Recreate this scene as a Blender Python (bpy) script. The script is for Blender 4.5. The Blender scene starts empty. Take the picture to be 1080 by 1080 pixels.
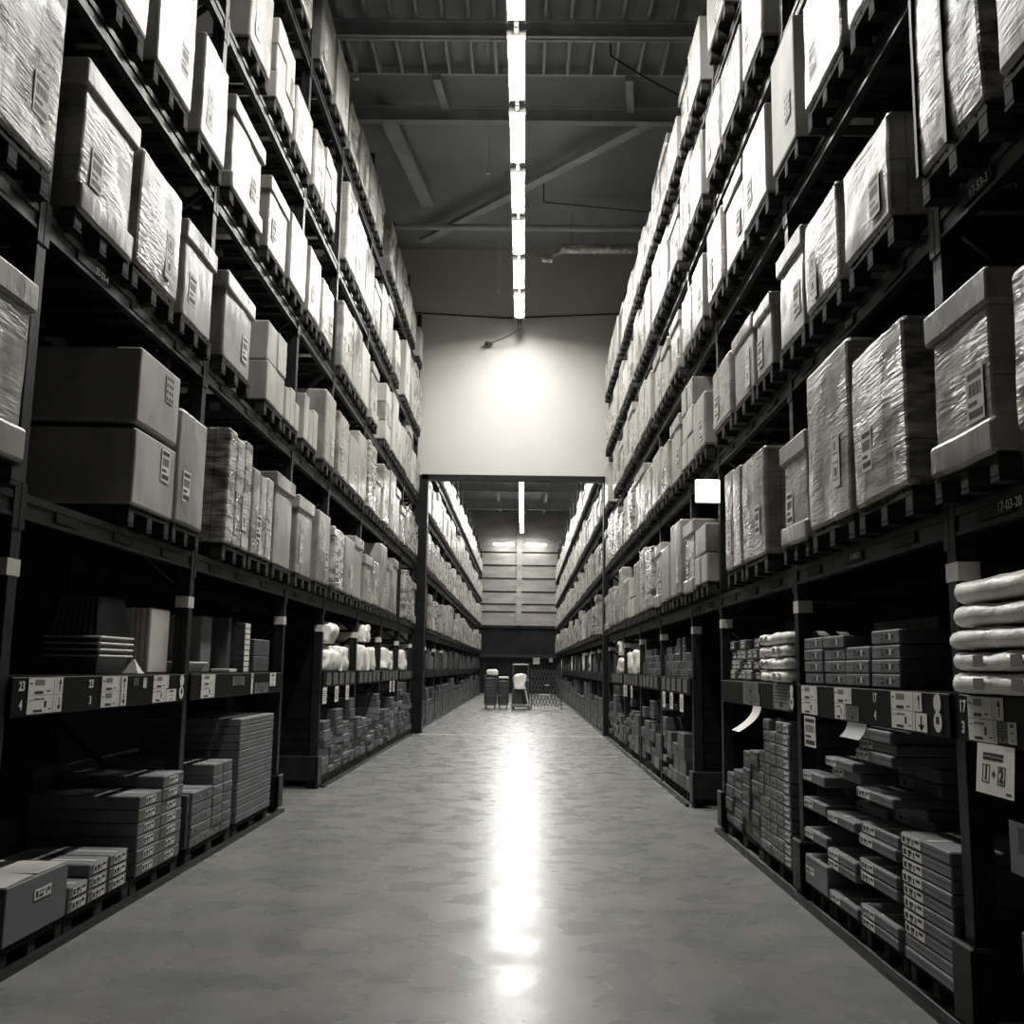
import bpy, math, random
from mathutils import Matrix, Vector, noise
random.seed(7)
R = random.Random(11)
col = bpy.context.scene.collection
PI = math.pi

# ------------------------------------------------------------------ camera
cam_d = bpy.data.cameras.new('camera'); cam = bpy.data.objects.new('camera', cam_d); col.objects.link(cam)
RT = Vector((0.99982247, 0.01096392, 0.01532373)); UP = Vector((-0.01350281, -0.15029706, 0.98854867)); FW = Vector((-0.01314148, 0.98858009, 0.15012234))
M = Matrix((RT, UP, -FW)).transposed().to_4x4(); M.translation = (0, 0, 1.6)
cam.matrix_world = M
cam_d.sensor_width = 36; cam_d.lens = 36 * 1082 / 1080; cam_d.clip_end = 200
bpy.context.scene.camera = cam
CAM = Vector((0, 0, 1.6))
def proj(p):
    d = Vector(p) - CAM; z = d.dot(FW)
    if z < 0.1: return (-9999, -9999)
    return (540 + 1082 * d.dot(RT) / z, 540 - 1082 * d.dot(UP) / z)

# ------------------------------------------------------------------ materials
def mat(name, c, rough=0.6, metal=0.0, spec=0.5, emit=None, es=0):
    m = bpy.data.materials.new(name); m.use_nodes = True
    b = m.node_tree.nodes['Principled BSDF']
    b.inputs['Base Color'].default_value = (*c, 1); b.inputs['Roughness'].default_value = rough
    b.inputs['Metallic'].default_value = metal; b.inputs['Specular IOR Level'].default_value = spec
    if emit:
        b.inputs['Emission Color'].default_value = (*emit, 1); b.inputs['Emission Strength'].default_value = es
    return m
def warm(v): return (v, v * 0.968, v * 0.90)
def cool(v): return (v * 0.93, v * 1.0, v * 1.01)
def noisy(m, c0, c1, scale=4, stretch=(1, 1, 1), rot=(0, 0, 0), bump=0.0, bscale=20, bstretch=None, brot=(0, 0, 0), dist=0.02, detail=4, rough=None, lo=.35, hi=.65, rnd=True, seams=None, patchy=0):
    nt = m.node_tree; N = nt.nodes; L = nt.links; b = N['Principled BSDF']
    tc = N.new('ShaderNodeTexCoord'); src = tc.outputs['Object']
    if rnd:
        oi = N.new('ShaderNodeObjectInfo'); mul = N.new('ShaderNodeMath'); mul.operation = 'MULTIPLY'; mul.inputs[1].default_value = 37.0
        L.new(oi.outputs['Random'], mul.inputs[0])
        ad = N.new('ShaderNodeVectorMath'); ad.operation = 'ADD'
        L.new(src, ad.inputs[0]); L.new(mul.outputs[0], ad.inputs[1]); src = ad.outputs[0]
    mp = N.new('ShaderNodeMapping'); mp.inputs['Scale'].default_value = stretch; mp.inputs['Rotation'].default_value = rot
    L.new(src, mp.inputs['Vector'])
    nz = N.new('ShaderNodeTexNoise'); nz.inputs['Scale'].default_value = scale; nz.inputs['Detail'].default_value = detail
    L.new(mp.outputs[0], nz.inputs['Vector'])
    rp = N.new('ShaderNodeValToRGB'); rp.color_ramp.elements[0].position = lo; rp.color_ramp.elements[1].position = hi
    rp.color_ramp.elements[0].color = (*c0, 1); rp.color_ramp.elements[1].color = (*c1, 1)
    L.new(nz.outputs['Fac'], rp.inputs['Fac']); csrc = rp.outputs['Color']
    if seams:        # carton joints showing through the wrapping
        sp = N.new('ShaderNodeSeparateXYZ'); L.new(tc.outputs['Object'], sp.inputs[0])
        s2 = N.new('ShaderNodeMath'); s2.operation = 'ADD'; L.new(sp.outputs[0], s2.inputs[0]); L.new(sp.outputs[1], s2.inputs[1])
        cb = N.new('ShaderNodeCombineXYZ'); L.new(s2.outputs[0], cb.inputs[0]); L.new(sp.outputs[2], cb.inputs[1])
        bk = N.new('ShaderNodeTexBrick'); bk.offset = 0; bk.inputs['Scale'].default_value = 1; bk.inputs['Brick Width'].default_value = seams[0]; bk.inputs['Row Height'].default_value = seams[1]
        bk.inputs['Mortar Size'].default_value = .007; bk.inputs['Mortar Smooth'].default_value = .6
        bk.inputs['Color1'].default_value = (1, 1, 1, 1); bk.inputs['Color2'].default_value = (.82, .82, .82, 1); bk.inputs['Mortar'].default_value = (seams[2],) * 3 + (1,)
        L.new(cb.outputs[0], bk.inputs['Vector'])
        mx = N.new('ShaderNodeMix'); mx.data_type = 'RGBA'; mx.blend_type = 'MULTIPLY'; mx.inputs[0].default_value = 1
        L.new(csrc, mx.inputs[6]); L.new(bk.outputs['Color'], mx.inputs[7]); csrc = mx.outputs[2]
    L.new(csrc, b.inputs['Base Color'])
    if rough:
        mr = N.new('ShaderNodeMapRange'); mr.inputs['From Min'].default_value = .3; mr.inputs['From Max'].default_value = .7
        mr.inputs['To Min'].default_value = rough[0]; mr.inputs['To Max'].default_value = rough[1]
        L.new(nz.outputs['Fac'], mr.inputs['Value']); L.new(mr.outputs[0], b.inputs['Roughness'])
    if bump:
        mp2 = N.new('ShaderNodeMapping'); mp2.inputs['Scale'].default_value = bstretch or (1, 1, 1); mp2.inputs['Rotation'].default_value = brot
        L.new(src, mp2.inputs['Vector'])
        n2 = N.new('ShaderNodeTexNoise'); n2.inputs['Scale'].default_value = bscale; n2.inputs['Detail'].default_value = 3; n2.inputs['Distortion'].default_value = .6
        L.new(mp2.outputs[0], n2.inputs['Vector'])
        bp = N.new('ShaderNodeBump'); bp.inputs['Strength'].default_value = bump; bp.inputs['Distance'].default_value = dist
        if patchy:       # wrinkles gather in patches
            n4 = N.new('ShaderNodeTexNoise'); n4.inputs['Scale'].default_value = patchy; n4.inputs['Detail'].default_value = 3; L.new(src, n4.inputs['Vector'])
            m4 = N.new('ShaderNodeMapRange'); m4.inputs['From Min'].default_value = .42; m4.inputs['From Max'].default_value = .64; m4.inputs['To Min'].default_value = .12; L.new(n4.outputs['Fac'], m4.inputs['Value'])
            mm = N.new('ShaderNodeMath'); mm.operation = 'MULTIPLY'; L.new(n2.outputs['Fac'], mm.inputs[0]); L.new(m4.outputs[0], mm.inputs[1]); L.new(mm.outputs[0], bp.inputs['Height'])
        else: L.new(n2.outputs['Fac'], bp.inputs['Height'])
        L.new(bp.outputs[0], b.inputs['Normal'])
    return m
MAT = {}
MAT['film'] = noisy(mat('film', warm(.5), .3), warm(.20), warm(.50), 2.6, stretch=(1, .8, 1.6), rot=(math.radians(35), 0, 0), bump=.4, bscale=8, bstretch=(1, .7, 5.5), brot=(math.radians(40), 0, 0), dist=.035, detail=7, rough=(.14, .42), lo=.34, hi=.64, seams=(.41, .31, .55), patchy=2.2)  # film tones vary; pale and dark patches also paint in the plastic's reflections
MAT['film_smooth'] = noisy(mat('film_smooth', warm(.6), .35), warm(.19), warm(.41), 2.4, stretch=(1, .8, .6), bump=.3, bscale=5, bstretch=(1, 2.6, .8), brot=(math.radians(18), 0, 0), dist=.03, detail=6, rough=(.18, .45), lo=.32, hi=.62, patchy=1.6)
MAT['film_heavy'] = noisy(mat('film_heavy', warm(.45), .25), warm(.09), warm(.56), 4, stretch=(1, .6, 3.4), rot=(math.radians(32), 0, 0), bump=.6, bscale=9, bstretch=(1, .6, 8), brot=(math.radians(34), 0, 0), dist=.035, detail=8, rough=(.12, .4), lo=.36, hi=.62, seams=(.33, .24, .4), patchy=2.6)
MAT['film_dark'] = noisy(mat('film_dark', warm(.25), .3), warm(.16), warm(.36), 3, stretch=(1, 1, .5), bump=.5, bscale=12, bstretch=(1, 3, .7), dist=.03, rough=(.2, .5))
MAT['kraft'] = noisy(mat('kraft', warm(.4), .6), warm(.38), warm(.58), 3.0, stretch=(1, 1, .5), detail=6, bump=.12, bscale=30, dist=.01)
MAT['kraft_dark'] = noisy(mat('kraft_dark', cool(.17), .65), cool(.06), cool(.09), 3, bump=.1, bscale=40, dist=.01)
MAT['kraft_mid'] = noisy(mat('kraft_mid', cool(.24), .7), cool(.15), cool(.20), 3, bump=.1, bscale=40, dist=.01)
MAT['paper'] = mat('paper', warm(.8), .6)
MAT['ink'] = mat('ink', (.015, .015, .016), .6)
MAT['grey_ink'] = mat('grey_ink', (.20, .20, .2), .6)
MAT['wood'] = noisy(mat('wood', warm(.012), .8, spec=.2), warm(.008), warm(.02), 3, stretch=(1, 8, 8), bump=.2, bscale=10, bstretch=(1, 8, 8), dist=.01)
MAT['block'] = noisy(mat('block', warm(.04), .8, spec=.2), warm(.03), warm(.06), 6, bump=.2, bscale=20, dist=.01)
MAT['steel'] = noisy(mat('steel', cool(.012), .45, .0, .14), cool(.008), cool(.014), 6, rough=(.34, .5))
MAT['steel_light'] = noisy(mat('steel_light', cool(.022), .4, .0, .2), cool(.016), cool(.026), 6, rough=(.34, .5))
MAT['tape'] = mat('tape', warm(.75), .35)
MAT['board'] = mat('board', cool(.006), .5, spec=.1)
MAT['black'] = mat('black', (.008, .009, .01), .5)
MAT['white_plastic'] = noisy(mat('white_plastic', warm(.8), .3), warm(.80), warm(.92), 3, bump=.5, bscale=9, dist=.03, rough=(.25, .45))
MAT['white_matte'] = noisy(mat('white_matte', warm(.74), .5), warm(.70), warm(.78), 3)
MAT['grey_plastic'] = noisy(mat('grey_plastic', cool(.2), .45), cool(.17), cool(.23), 4)
MAT['dark_plastic'] = noisy(mat('dark_plastic', cool(.05), .4), cool(.04), cool(.065), 4)
MAT['wall_paint'] = noisy(mat('wall_paint', warm(.74), .7), warm(.52), warm(.56), .5, rnd=False)
MAT['wall_dark'] = noisy(mat('wall_dark', cool(.018), .9, spec=.1), cool(.014), cool(.022), 1, rnd=False)
MAT['roof'] = noisy(mat('roof', cool(.18), .7), cool(.24), cool(.34), .6, rnd=False)
MAT['roof_steel'] = noisy(mat('roof_steel', cool(.42), .5), cool(.36), cool(.48), 2, rnd=False)
MAT['panel'] = noisy(mat('panel', warm(.5), .6), warm(.20), warm(.30), .8, stretch=(1, 1, 3), rnd=False)
MAT['foil'] = noisy(mat('foil', warm(.6), .25, .8), warm(.4), warm(.75), 8, bump=.8, bscale=14, dist=.04)
MAT['lamp'] = mat('lamp', (1, 1, 1), .5, emit=(1, .985, .95), es=178)
MAT['lamp_wall'] = mat('lamp_wall', (1, 1, 1), .5, emit=(1, .985, .95), es=30)
MAT['sign_glow'] = mat('sign_glow', (1, 1, 1), .5, emit=(1, .985, .95), es=5)
MAT['line'] = mat('line', warm(.5), .4)
# polished concrete
def floor_mat():
    m = mat('concrete', warm(.2), .3); nt = m.node_tree; N = nt.nodes; L = nt.links; b = N['Principled BSDF']
    tc = N.new('ShaderNodeTexCoord')
    n1 = N.new('ShaderNodeTexNoise'); n1.inputs['Scale'].default_value = 1.5; n1.inputs['Detail'].default_value = 12; n1.inputs['Roughness'].default_value = .7
    L.new(tc.outputs['Object'], n1.inputs['Vector'])
    rp = N.new('ShaderNodeValToRGB'); e = rp.color_ramp.elements; e[0].position = .15; e[1].position = .85
    e[0].color = (*cool(.125), 1); e[1].color = (*warm(.31), 1); L.new(n1.outputs['Fac'], rp.inputs['Fac']); L.new(rp.outputs['Color'], b.inputs['Base Color'])
    n2 = N.new('ShaderNodeTexNoise'); n2.inputs['Scale'].default_value = 2.6; n2.inputs['Detail'].default_value = 6
    L.new(tc.outputs['Object'], n2.inputs['Vector'])
    mr = N.new('ShaderNodeMapRange'); mr.inputs['From Min'].default_value = .3; mr.inputs['From Max'].default_value = .7
    mr.inputs['To Min'].default_value = .21; mr.inputs['To Max'].default_value = .36
    L.new(n2.outputs['Fac'], mr.inputs['Value']); L.new(mr.outputs[0], b.inputs['Roughness'])
    b.inputs['Specular IOR Level'].default_value = .32
    n3 = N.new('ShaderNodeTexNoise'); n3.inputs['Scale'].default_value = 5; n3.inputs['Detail'].default_value = 2
    L.new(tc.outputs['Object'], n3.inputs['Vector'])
    bp = N.new('ShaderNodeBump'); bp.inputs['Strength'].default_value = .06; bp.inputs['Distance'].default_value = .02
    L.new(n3.outputs['Fac'], bp.inputs['Height']); L.new(bp.outputs[0], b.inputs['Normal'])
    return m
MAT['concrete'] = floor_mat()

# ------------------------------------------------------------------ mesh builder
class MB:
    def __init__(s): s.v = []; s.f = []; s.mi = []; s.sm = []
    def add(s, vs, fs, mi=0, smooth=False):
        o = len(s.v); s.v += [tuple(p) for p in vs]; s.f += [tuple(i + o for i in f) for f in fs]
        s.mi += [mi] * len(fs); s.sm += [smooth] * len(fs); return s
    def box(s, x0, x1, y0, y1, z0, z1, mi=0):
        vs = [(x0, y0, z0), (x1, y0, z0), (x1, y1, z0), (x0, y1, z0), (x0, y0, z1), (x1, y0, z1), (x1, y1, z1), (x0, y1, z1)]
        return s.add(vs, [(0, 3, 2, 1), (4, 5, 6, 7), (0, 1, 5, 4), (1, 2, 6, 5), (2, 3, 7, 6), (3, 0, 4, 7)], mi)
    def cbox(s, x0, x1, y0, y1, z0, z1, b=.01, mi=0):   # chamfered box
        b = min(b, (x1 - x0) / 3, (y1 - y0) / 3, (z1 - z0) / 3)
        vs = []; idx = {}
        xs = (x0, x1); ys = (y0, y1); zs = (z0, z1)
        for i in (0, 1):
            for j in (0, 1):
                for k in (0, 1):
                    sx = b if i == 0 else -b; sy = b if j == 0 else -b; sz = b if k == 0 else -b
                    idx[i, j, k, 0] = len(vs); vs.append((xs[i], ys[j] + sy, zs[k] + sz))
                    idx[i, j, k, 1] = len(vs); vs.append((xs[i] + sx, ys[j], zs[k] + sz))
                    idx[i, j, k, 2] = len(vs); vs.append((xs[i] + sx, ys[j] + sy, zs[k]))
        fs = []
        def face(a, fl): fs.append(tuple(a[::-1]) if fl else tuple(a))
        for i in (0, 1): face([idx[i, 0, 0, 0], idx[i, 1, 0, 0], idx[i, 1, 1, 0], idx[i, 0, 1, 0]], i == 0)
        for j in (0, 1): face([idx[0, j, 0, 1], idx[1, j, 0, 1], idx[1, j, 1, 1], idx[0, j, 1, 1]], j == 1)
        for k in (0, 1): face([idx[0, 0, k, 2], idx[1, 0, k, 2], idx[1, 1, k, 2], idx[0, 1, k, 2]], k == 0)
        for i in (0, 1):
            for j in (0, 1): face([idx[i, j, 0, 0], idx[i, j, 0, 1], idx[i, j, 1, 1], idx[i, j, 1, 0]], (i + j) % 2 == 0)
            for k in (0, 1): face([idx[i, 0, k, 0], idx[i, 0, k, 2], idx[i, 1, k, 2], idx[i, 1, k, 0]], (i + k) % 2 == 1)
        for j in (0, 1):
            for k in (0, 1): face([idx[0, j, k, 1], idx[0, j, k, 2], idx[1, j, k, 2], idx[1, j, k, 1]], (j + k) % 2 == 0)
        for i in (0, 1):
            for j in (0, 1):
                for k in (0, 1): face([idx[i, j, k, 0], idx[i, j, k, 1], idx[i, j, k, 2]], (i + j + k) % 2 == 0)
        return s.add(vs, fs, mi)
    def tube(s, p, q, r, n=8, mi=0, r2=None):
        p = Vector(p); q = Vector(q); d = (q - p).normalized(); a = d.orthogonal().normalized(); c = d.cross(a); r2 = r if r2 is None else r2
        vs = [p + (a * math.cos(2 * PI * i / n) + c * math.sin(2 * PI * i / n)) * r for i in range(n)] + [q + (a * math.cos(2 * PI * i / n) + c * math.sin(2 * PI * i / n)) * r2 for i in range(n)]
        s.add(vs, [(i, (i + 1) % n, n + (i + 1) % n, n + i) for i in range(n)], mi, True)
        return s.add(vs, [tuple(range(n))[::-1], tuple(range(n, 2 * n))], mi)
    def bar(s, p, q, w, h, mi=0):
        p = Vector(p); q = Vector(q); d = (q - p).normalized(); up = Vector((0, 0, 1)) if abs(d.z) < .95 else Vector((1, 0, 0))
        a = d.cross(up).normalized() * w / 2; b = a.cross(d).normalized() * h / 2
        vs = [p - a - b, p + a - b, p + a + b, p - a + b, q - a - b, q + a - b, q + a + b, q - a + b]
        return s.add(vs, [(0, 1, 2, 3), (7, 6, 5, 4), (0, 4, 5, 1), (1, 5, 6, 2), (2, 6, 7, 3), (3, 7, 4, 0)], mi)
    def prism(s, poly, z0, z1, mi=0):   # poly in xy extruded along z
        n = len(poly); vs = [(x, y, z0) for x, y in poly] + [(x, y, z1) for x, y in poly]
        return s.add(vs, [(i, (i + 1) % n, n + (i + 1) % n, n + i) for i in range(n)] + [tuple(range(n))[::-1], tuple(range(n, 2 * n))], mi)
    def rbox(s, w, d, h, r=.03, n=(8, 8, 8), amp=.0, seed=0, bulge=0., z0=0., cx=0., cy=0., mi=0, freq=2.2):
        # rounded box on a cube grid: x depth d, y width w, z height h, with soft unevenness
        nx, ny, nz = [max(4, q) for q in n]; so = Vector((seed * 3.17, seed * 1.3, seed * 5.1)); cache = {}
        r = min(r, w / 2.2, d / 2.2, h / 2.2); base = len(s.v)
        def par(i, m, L):
            # grid denser near the edges
            t = i / m
            if i == 0: return -L / 2
            if i == m: return L / 2
            if m < 4: return -L / 2 + L * t
            return -L / 2 + r + (L - 2 * r) * (i - 1) / (m - 2)
        def vert(i, j, k):
            key = (i, j, k)
            if key in cache: return cache[key]
            p = Vector((par(i, nx, d), par(j, ny, w), par(k, nz, h)))
            c = Vector((max(-d / 2 + r, min(d / 2 - r, p.x)), max(-w / 2 + r, min(w / 2 - r, p.y)), max(-h / 2 + r, min(h / 2 - r, p.z))))
            q = p - c
            if q.length > 1e-6: p = c + q * (1 - .42 * (sum(1 for a in q if abs(a) > 1e-6) - 1) * .7)
            if amp or bulge:
                nn = Vector((p.x / d, p.y / w, p.z / h)); ax = max(range(3), key=lambda a: abs(nn[a])); dn = Vector((0, 0, 0)); dn[ax] = math.copysign(1, nn[ax])
                o = [abs(nn[a]) * 2 for a in range(3) if a != ax]
                p = p + dn * (bulge * (1 - o[0] ** 2) * (1 - o[1] ** 2)) + noise.noise_vector(p * freq + so) * amp + noise.noise_vector(p * freq * 3.1 + so) * amp * .45
            s.v.append((p.x + cx, p.y + cy, p.z + h / 2 + z0)); cache[key] = len(s.v) - 1
            return cache[key]
        def quad(a, b, c, e): s.f.append((a, b, c, e)); s.mi.append(mi); s.sm.append(True)
        for j in range(ny):
            for k in range(nz):
                quad(vert(nx, j, k), vert(nx, j + 1, k), vert(nx, j + 1, k + 1), vert(nx, j, k + 1))
                quad(vert(0, j, k), vert(0, j, k + 1), vert(0, j + 1, k + 1), vert(0, j + 1, k))
        for i in range(nx):
            for k in range(nz):
                quad(vert(i, 0, k), vert(i + 1, 0, k), vert(i + 1, 0, k + 1), vert(i, 0, k + 1))
                quad(vert(i, ny, k), vert(i, ny, k + 1), vert(i + 1, ny, k + 1), vert(i + 1, ny, k))
            for j in range(ny):
                quad(vert(i, j, nz), vert(i + 1, j, nz), vert(i + 1, j + 1, nz), vert(i, j + 1, nz))
                quad(vert(i, j, 0), vert(i, j + 1, 0), vert(i + 1, j + 1, 0), vert(i + 1, j, 0))
        return s
    def mesh(s, name, mats):
        me = bpy.data.meshes.new(name); me.from_pydata(s.v, [], s.f)
        for m in ([mats] if isinstance(mats, str) else mats): me.materials.append(MAT[m])
        me.polygons.foreach_set('material_index', s.mi); me.polygons.foreach_set('use_smooth', s.sm); me.update()
        if any(s.sm): me.set_sharp_from_angle(angle=math.radians(14))
        return me
    def build(s, name, mats, parent=None, loc=(0, 0, 0), rz=0):
        return obj(name, s.mesh(name, mats), parent, loc, rz)
def obj(name, me, parent=None, loc=(0, 0, 0), rz=0):
    o = bpy.data.objects.new(name, me); col.objects.link(o); o.parent = parent; o.location = loc; o.rotation_euler = (0, 0, rz); return o
def tag(o, label, cat, group=None, kind=None):
    o['label'] = label; o['category'] = cat
    if group: o['group'] = group
    if kind: o['kind'] = kind
    return o
def thing(name, label, cat, loc=(0, 0, 0), rz=0, group=None):
    return tag(obj(name, None, None, loc, rz), label, cat, group)
def struct(name, mb, m): o = mb.build(name, m); o['kind'] = 'structure'; return o
ORD = ['zeroth', 'first', 'second', 'third', 'fourth', 'fifth', 'sixth', 'seventh', 'eighth', 'ninth', 'tenth', 'eleventh', 'twelfth', 'thirteenth', 'fourteenth', 'fifteenth', 'sixteenth', 'seventeenth', 'eighteenth', 'nineteenth', 'twentieth']
for t, base in (('twenty', 20), ('thirty', 30), ('forty', 40)):
    while len(ORD) <= base: ORD.append(t[:-1] + 'ieth')
    for u in range(1, 10): ORD.append(t + '-' + ORD[u])
_txt = {}
def text_mesh(s, size, m, align='CENTER', bold=.0):
    key = (s, size, m, align, bold)
    if key in _txt: return _txt[key]
    cu = bpy.data.curves.new('lettering', 'FONT'); cu.body = s; cu.size = size; cu.align_x = align; cu.align_y = 'CENTER'; cu.extrude = .0008; cu.offset = bold; cu.resolution_u = 3
    o = bpy.data.objects.new('lettering', cu); col.objects.link(o); bpy.context.view_layer.update()
    me = bpy.data.meshes.new_from_object(o.evaluated_get(bpy.context.evaluated_depsgraph_get()))
    bpy.data.objects.remove(o); bpy.data.curves.remove(cu)
    for v in me.vertices: x, y, z = v.co; v.co = (z, x, y)
    me.materials.clear(); me.materials.append(MAT[m]); me.name = 'lettering'
    _txt[key] = me; return me

# ------------------------------------------------------------------ layout numbers (metres; y runs down the aisle)
LP = [2.45, 5.37, 8.30, 11.60, 13.85, 16.70, 19.50, 22.30, 24.95]     # left rack posts
RP = [2.10, 4.93, 7.78, 10.75, 12.60, 15.50, 18.25, 21.10, 24.95]     # right rack posts
LPF = [25.6 + 2.95 * i for i in range(14)]; RPF = list(LPF)
LH = [2.49, 4.08, 5.62, 7.22, 8.92]; RH = [2.39, 3.88, 5.32, 6.75, 8.15]
XL, XR = -2.70, 2.05         # aisle face of the posts
WALL = 25.2; FAR = 66.0
HDR = 6.33

# ------------------------------------------------------------------ setting
struct('floor', MB().box(-7.2, 6.8, -6, FAR + .4, -.2, 0), 'concrete')
struct('trim_1', MB().box(-2.5, 2.05, WALL - .25, WALL - .10, 0, .003), 'line')          # joint strip across the doorway
w = MB(); w.box(-7.2, -2.56, WALL, WALL + .28, 0, 12.5); w.box(2.06, 6.8, WALL, WALL + .28, 0, 12.5); w.box(-2.56, 2.06, WALL, WALL + .28, HDR, 12.5)
struct('wall_back', w, 'wall_paint')
d = MB(); d.box(-2.78, -2.44, WALL - .03, WALL + .31, 0, HDR); d.box(1.94, 2.16, WALL - .03, WALL + .31, 0, HDR); d.box(-2.60, 2.10, WALL - .03, WALL + .31, HDR - .10, HDR + .02)
struct('door_1', d, 'steel')
struct('wall_left', MB().box(-7.4, -7.2, -6, FAR + .4, 0, 12.6), 'wall_dark')
struct('wall_right', MB().box(6.8, 7.0, -6, FAR + .4, 0, 12.6), 'wall_dark')
struct('wall_front', MB().box(-7.4, 7.0, -6.2, -6, 0, 12.6), 'wall_dark')
c = MB(); c.box(-7.4, 7.0, -6.2, FAR + .4, 12.27, 12.5)
struct('ceiling', c, 'roof')
# far wall: pale panels above, dark strip with shelves below
f = MB(); f.box(-7.2, 6.8, FAR, FAR + .3, 4.25, 12.3, 0); f.box(-7.2, 6.8, FAR, FAR + .3, 0, 4.25, 1)
for z in (5.15, 5.65, 6.45, 7.3, 8.15, 9.0): f.box(-7.2, 6.8, FAR - .05, FAR, z - .05, z + .03, 2)
f.box(-7.2, 6.8, FAR - .15, FAR, 4.1, 4.28, 2)
struct('wall_far', f, ['panel', 'wall_dark', 'steel'])
struct('trim_2', MB().box(-.52, -.18, FAR - .45, FAR - .06, 4.28, 12.2), 'panel')
struct('trim_3', MB().box(-7.2, 6.8, FAR - .5, FAR - .2, 2.25, 2.45), 'steel_light')
# roof structure
n = 4
def beam(mb, m):
    global n
    struct('trim_%d' % n, mb, m); n += 1
def ibeam(y, z, x0=-5.2, x1=5.0, h=.30, wd=.16):
    b = MB(); b.box(x0, x1, y - wd / 2, y + wd / 2, z, z + .03); b.box(x0, x1, y - wd / 2, y + wd / 2, z + h - .03, z + h); b.box(x0, x1, y - .015, y + .015, z, z + h); return b
beam(ibeam(15.4, 11.75), 'roof_steel'); beam(ibeam(18.1, 11.8), 'roof_steel')
beam(MB().tube((-3.5, 22.1, 11.5), (3.6, 22.1, 11.5), .07, 10), 'roof_steel')
grid = MB()
for i in range(-13, 14): grid.box(-.2 + i * .42 - .025, -.2 + i * .42 + .025, 8, 17.0, 12.08, 12.2)
for y in (8.5, 11.2, 13.4, 17.0): grid.box(-5.6, 5.2, y - .03, y + .03, 12.1, 12.22)
beam(grid, 'roof_steel')
br = MB(); br.bar((2.35, 18.2, 11.95), (-2.6, 23.9, 11.95), .22, .10); br.bar((-2.75, 18.2, 11.95), (-2.3, 21.9, 11.95), .28, .1); br.bar((-1.6, 18.2, 12.05), (-1.7, 17.0, 12.05), .14, .1); br.bar((1.9, 18.2, 12.05), (1.75, 17.0, 12.05), .14, .1)
br.bar((3.1, 21.9, 11.95), (3.4, 18.2, 11.95), .2, .1)
beam(br, 'roof_steel')
for y in (29, 33, 37.5, 42, 47, 53, 59): beam(ibeam(y, 10.7, h=.45), 'roof_steel')
fr = MB()
for x in (-4, -1.6, 1.2, 3.4): fr.box(x - .08, x + .08, 25.6, FAR, 11.6, 11.85)
beam(fr, 'roof_steel')

# ------------------------------------------------------------------ strip lights
LX, LZ = -.21, 10.02
lamp_h = MB(); lamp_h.box(-.11, .11, -.80, .80, .045, .13); lamp_h.box(-.13, -.11, -.80, .80, 0.0, .13); lamp_h.box(.11, .13, -.80, .80, 0.0, .13); lamp_h.box(-.03, .03, -.95, -.80, .06, .11)
lamp_h.box(-.03, .03, .80, .95, .06, .11)
lamp_d = MB(); N_ = 8
pr = [(-.10 * math.cos(PI * i / N_), .045 - .032 * math.sin(PI * i / N_)) for i in range(N_ + 1)]
vs = [(x, -.71, z) for x, z in pr] + [(x, .71, z) for x, z in pr]; k = N_ + 1
lamp_d.add(vs, [(i, i + 1, k + i + 1, k + i) for i in range(N_)] + [tuple(range(k)), tuple(range(2 * k - 1, k - 1, -1))], 0)
mh, md = lamp_h.mesh('housing', 'white_matte'), lamp_d.mesh('diffuser', 'lamp')
ys = [23.28 - 1.94 * i for i in range(9)][::-1]
vis = [y for y in ys if proj((LX, y - .7, LZ))[1] > 0]
for y in ys:
    kk = len([q for q in vis if q >= y])
    if y in vis: lab = 'bright tube lamp hanging over the aisle, %s one counted from the back wall' % ORD[kk]
    else: lab = 'bright tube lamp of the aisle row, above the top edge of the view'
    t = thing('ceiling_light', lab, 'lamp', (LX, y, LZ), 0, 'strip lights over the aisle')
    obj('housing', mh, t); obj('diffuser', md, t)
farys = [26.6 + 1.94 * i for i in range(20)]
vf = [y for y in farys if proj((LX, y, LZ))[1] > 508]
for y in farys:
    lab = ('tube lamp seen through the doorway, %s of its row from the far end' % ORD[len([q for q in vf if q >= y])]) if y in vf else 'tube lamp of the far hall, hidden above the doorway'
    t = thing('ceiling_light', lab, 'lamp', (LX, y, LZ), 0, 'strip lights in the far hall')
    obj('housing', mh, t); obj('diffuser', md, t)
mh2 = MB().box(-.62, .62, -.1, .1, .05, .14).mesh('housing', 'white_matte'); md2 = MB().cbox(-.66, .66, -.09, .09, -.08, .05, .03).mesh('diffuser', 'lamp_wall')
for x, sd in ((-1.35, 'left'), (.68, 'right')):
    t = thing('wall_light', 'horizontal tube lamp on the far wall, %s of the pale column' % sd, 'lamp', (x, FAR - .7, 9.42)); obj('housing', mh2, t); obj('diffuser', md2, t)
    MB().box(-.02, .02, .1, .7, .08, .12).build('bracket', 'steel_light', t)
tk = MB(); tk.box(LX - .025, LX + .025, -1, 24.6, LZ + .14, LZ + .19)
for y in ys: tk.box(LX - .006, LX + .006, y - .006, y + .006, LZ + .19, 12.27)
tk.tube((LX, 24.45, LZ - .1), (LX, 24.45, LZ + .14), .05, 8)
tag(tk.build('lamp_rail', 'steel_light'), 'thin suspended rail carrying the tube lamps above the aisle', 'rail')
tk = MB(); tk.box(LX - .025, LX + .025, 25.7, 64.6, LZ + .14, LZ + .19)
for y in farys: tk.box(LX - .006, LX + .006, y - .006, y + .006, LZ + .19, 12.27)
tag(tk.build('lamp_rail', 'steel_light'), 'suspended rail carrying the tube lamps beyond the doorway', 'rail')
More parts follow.
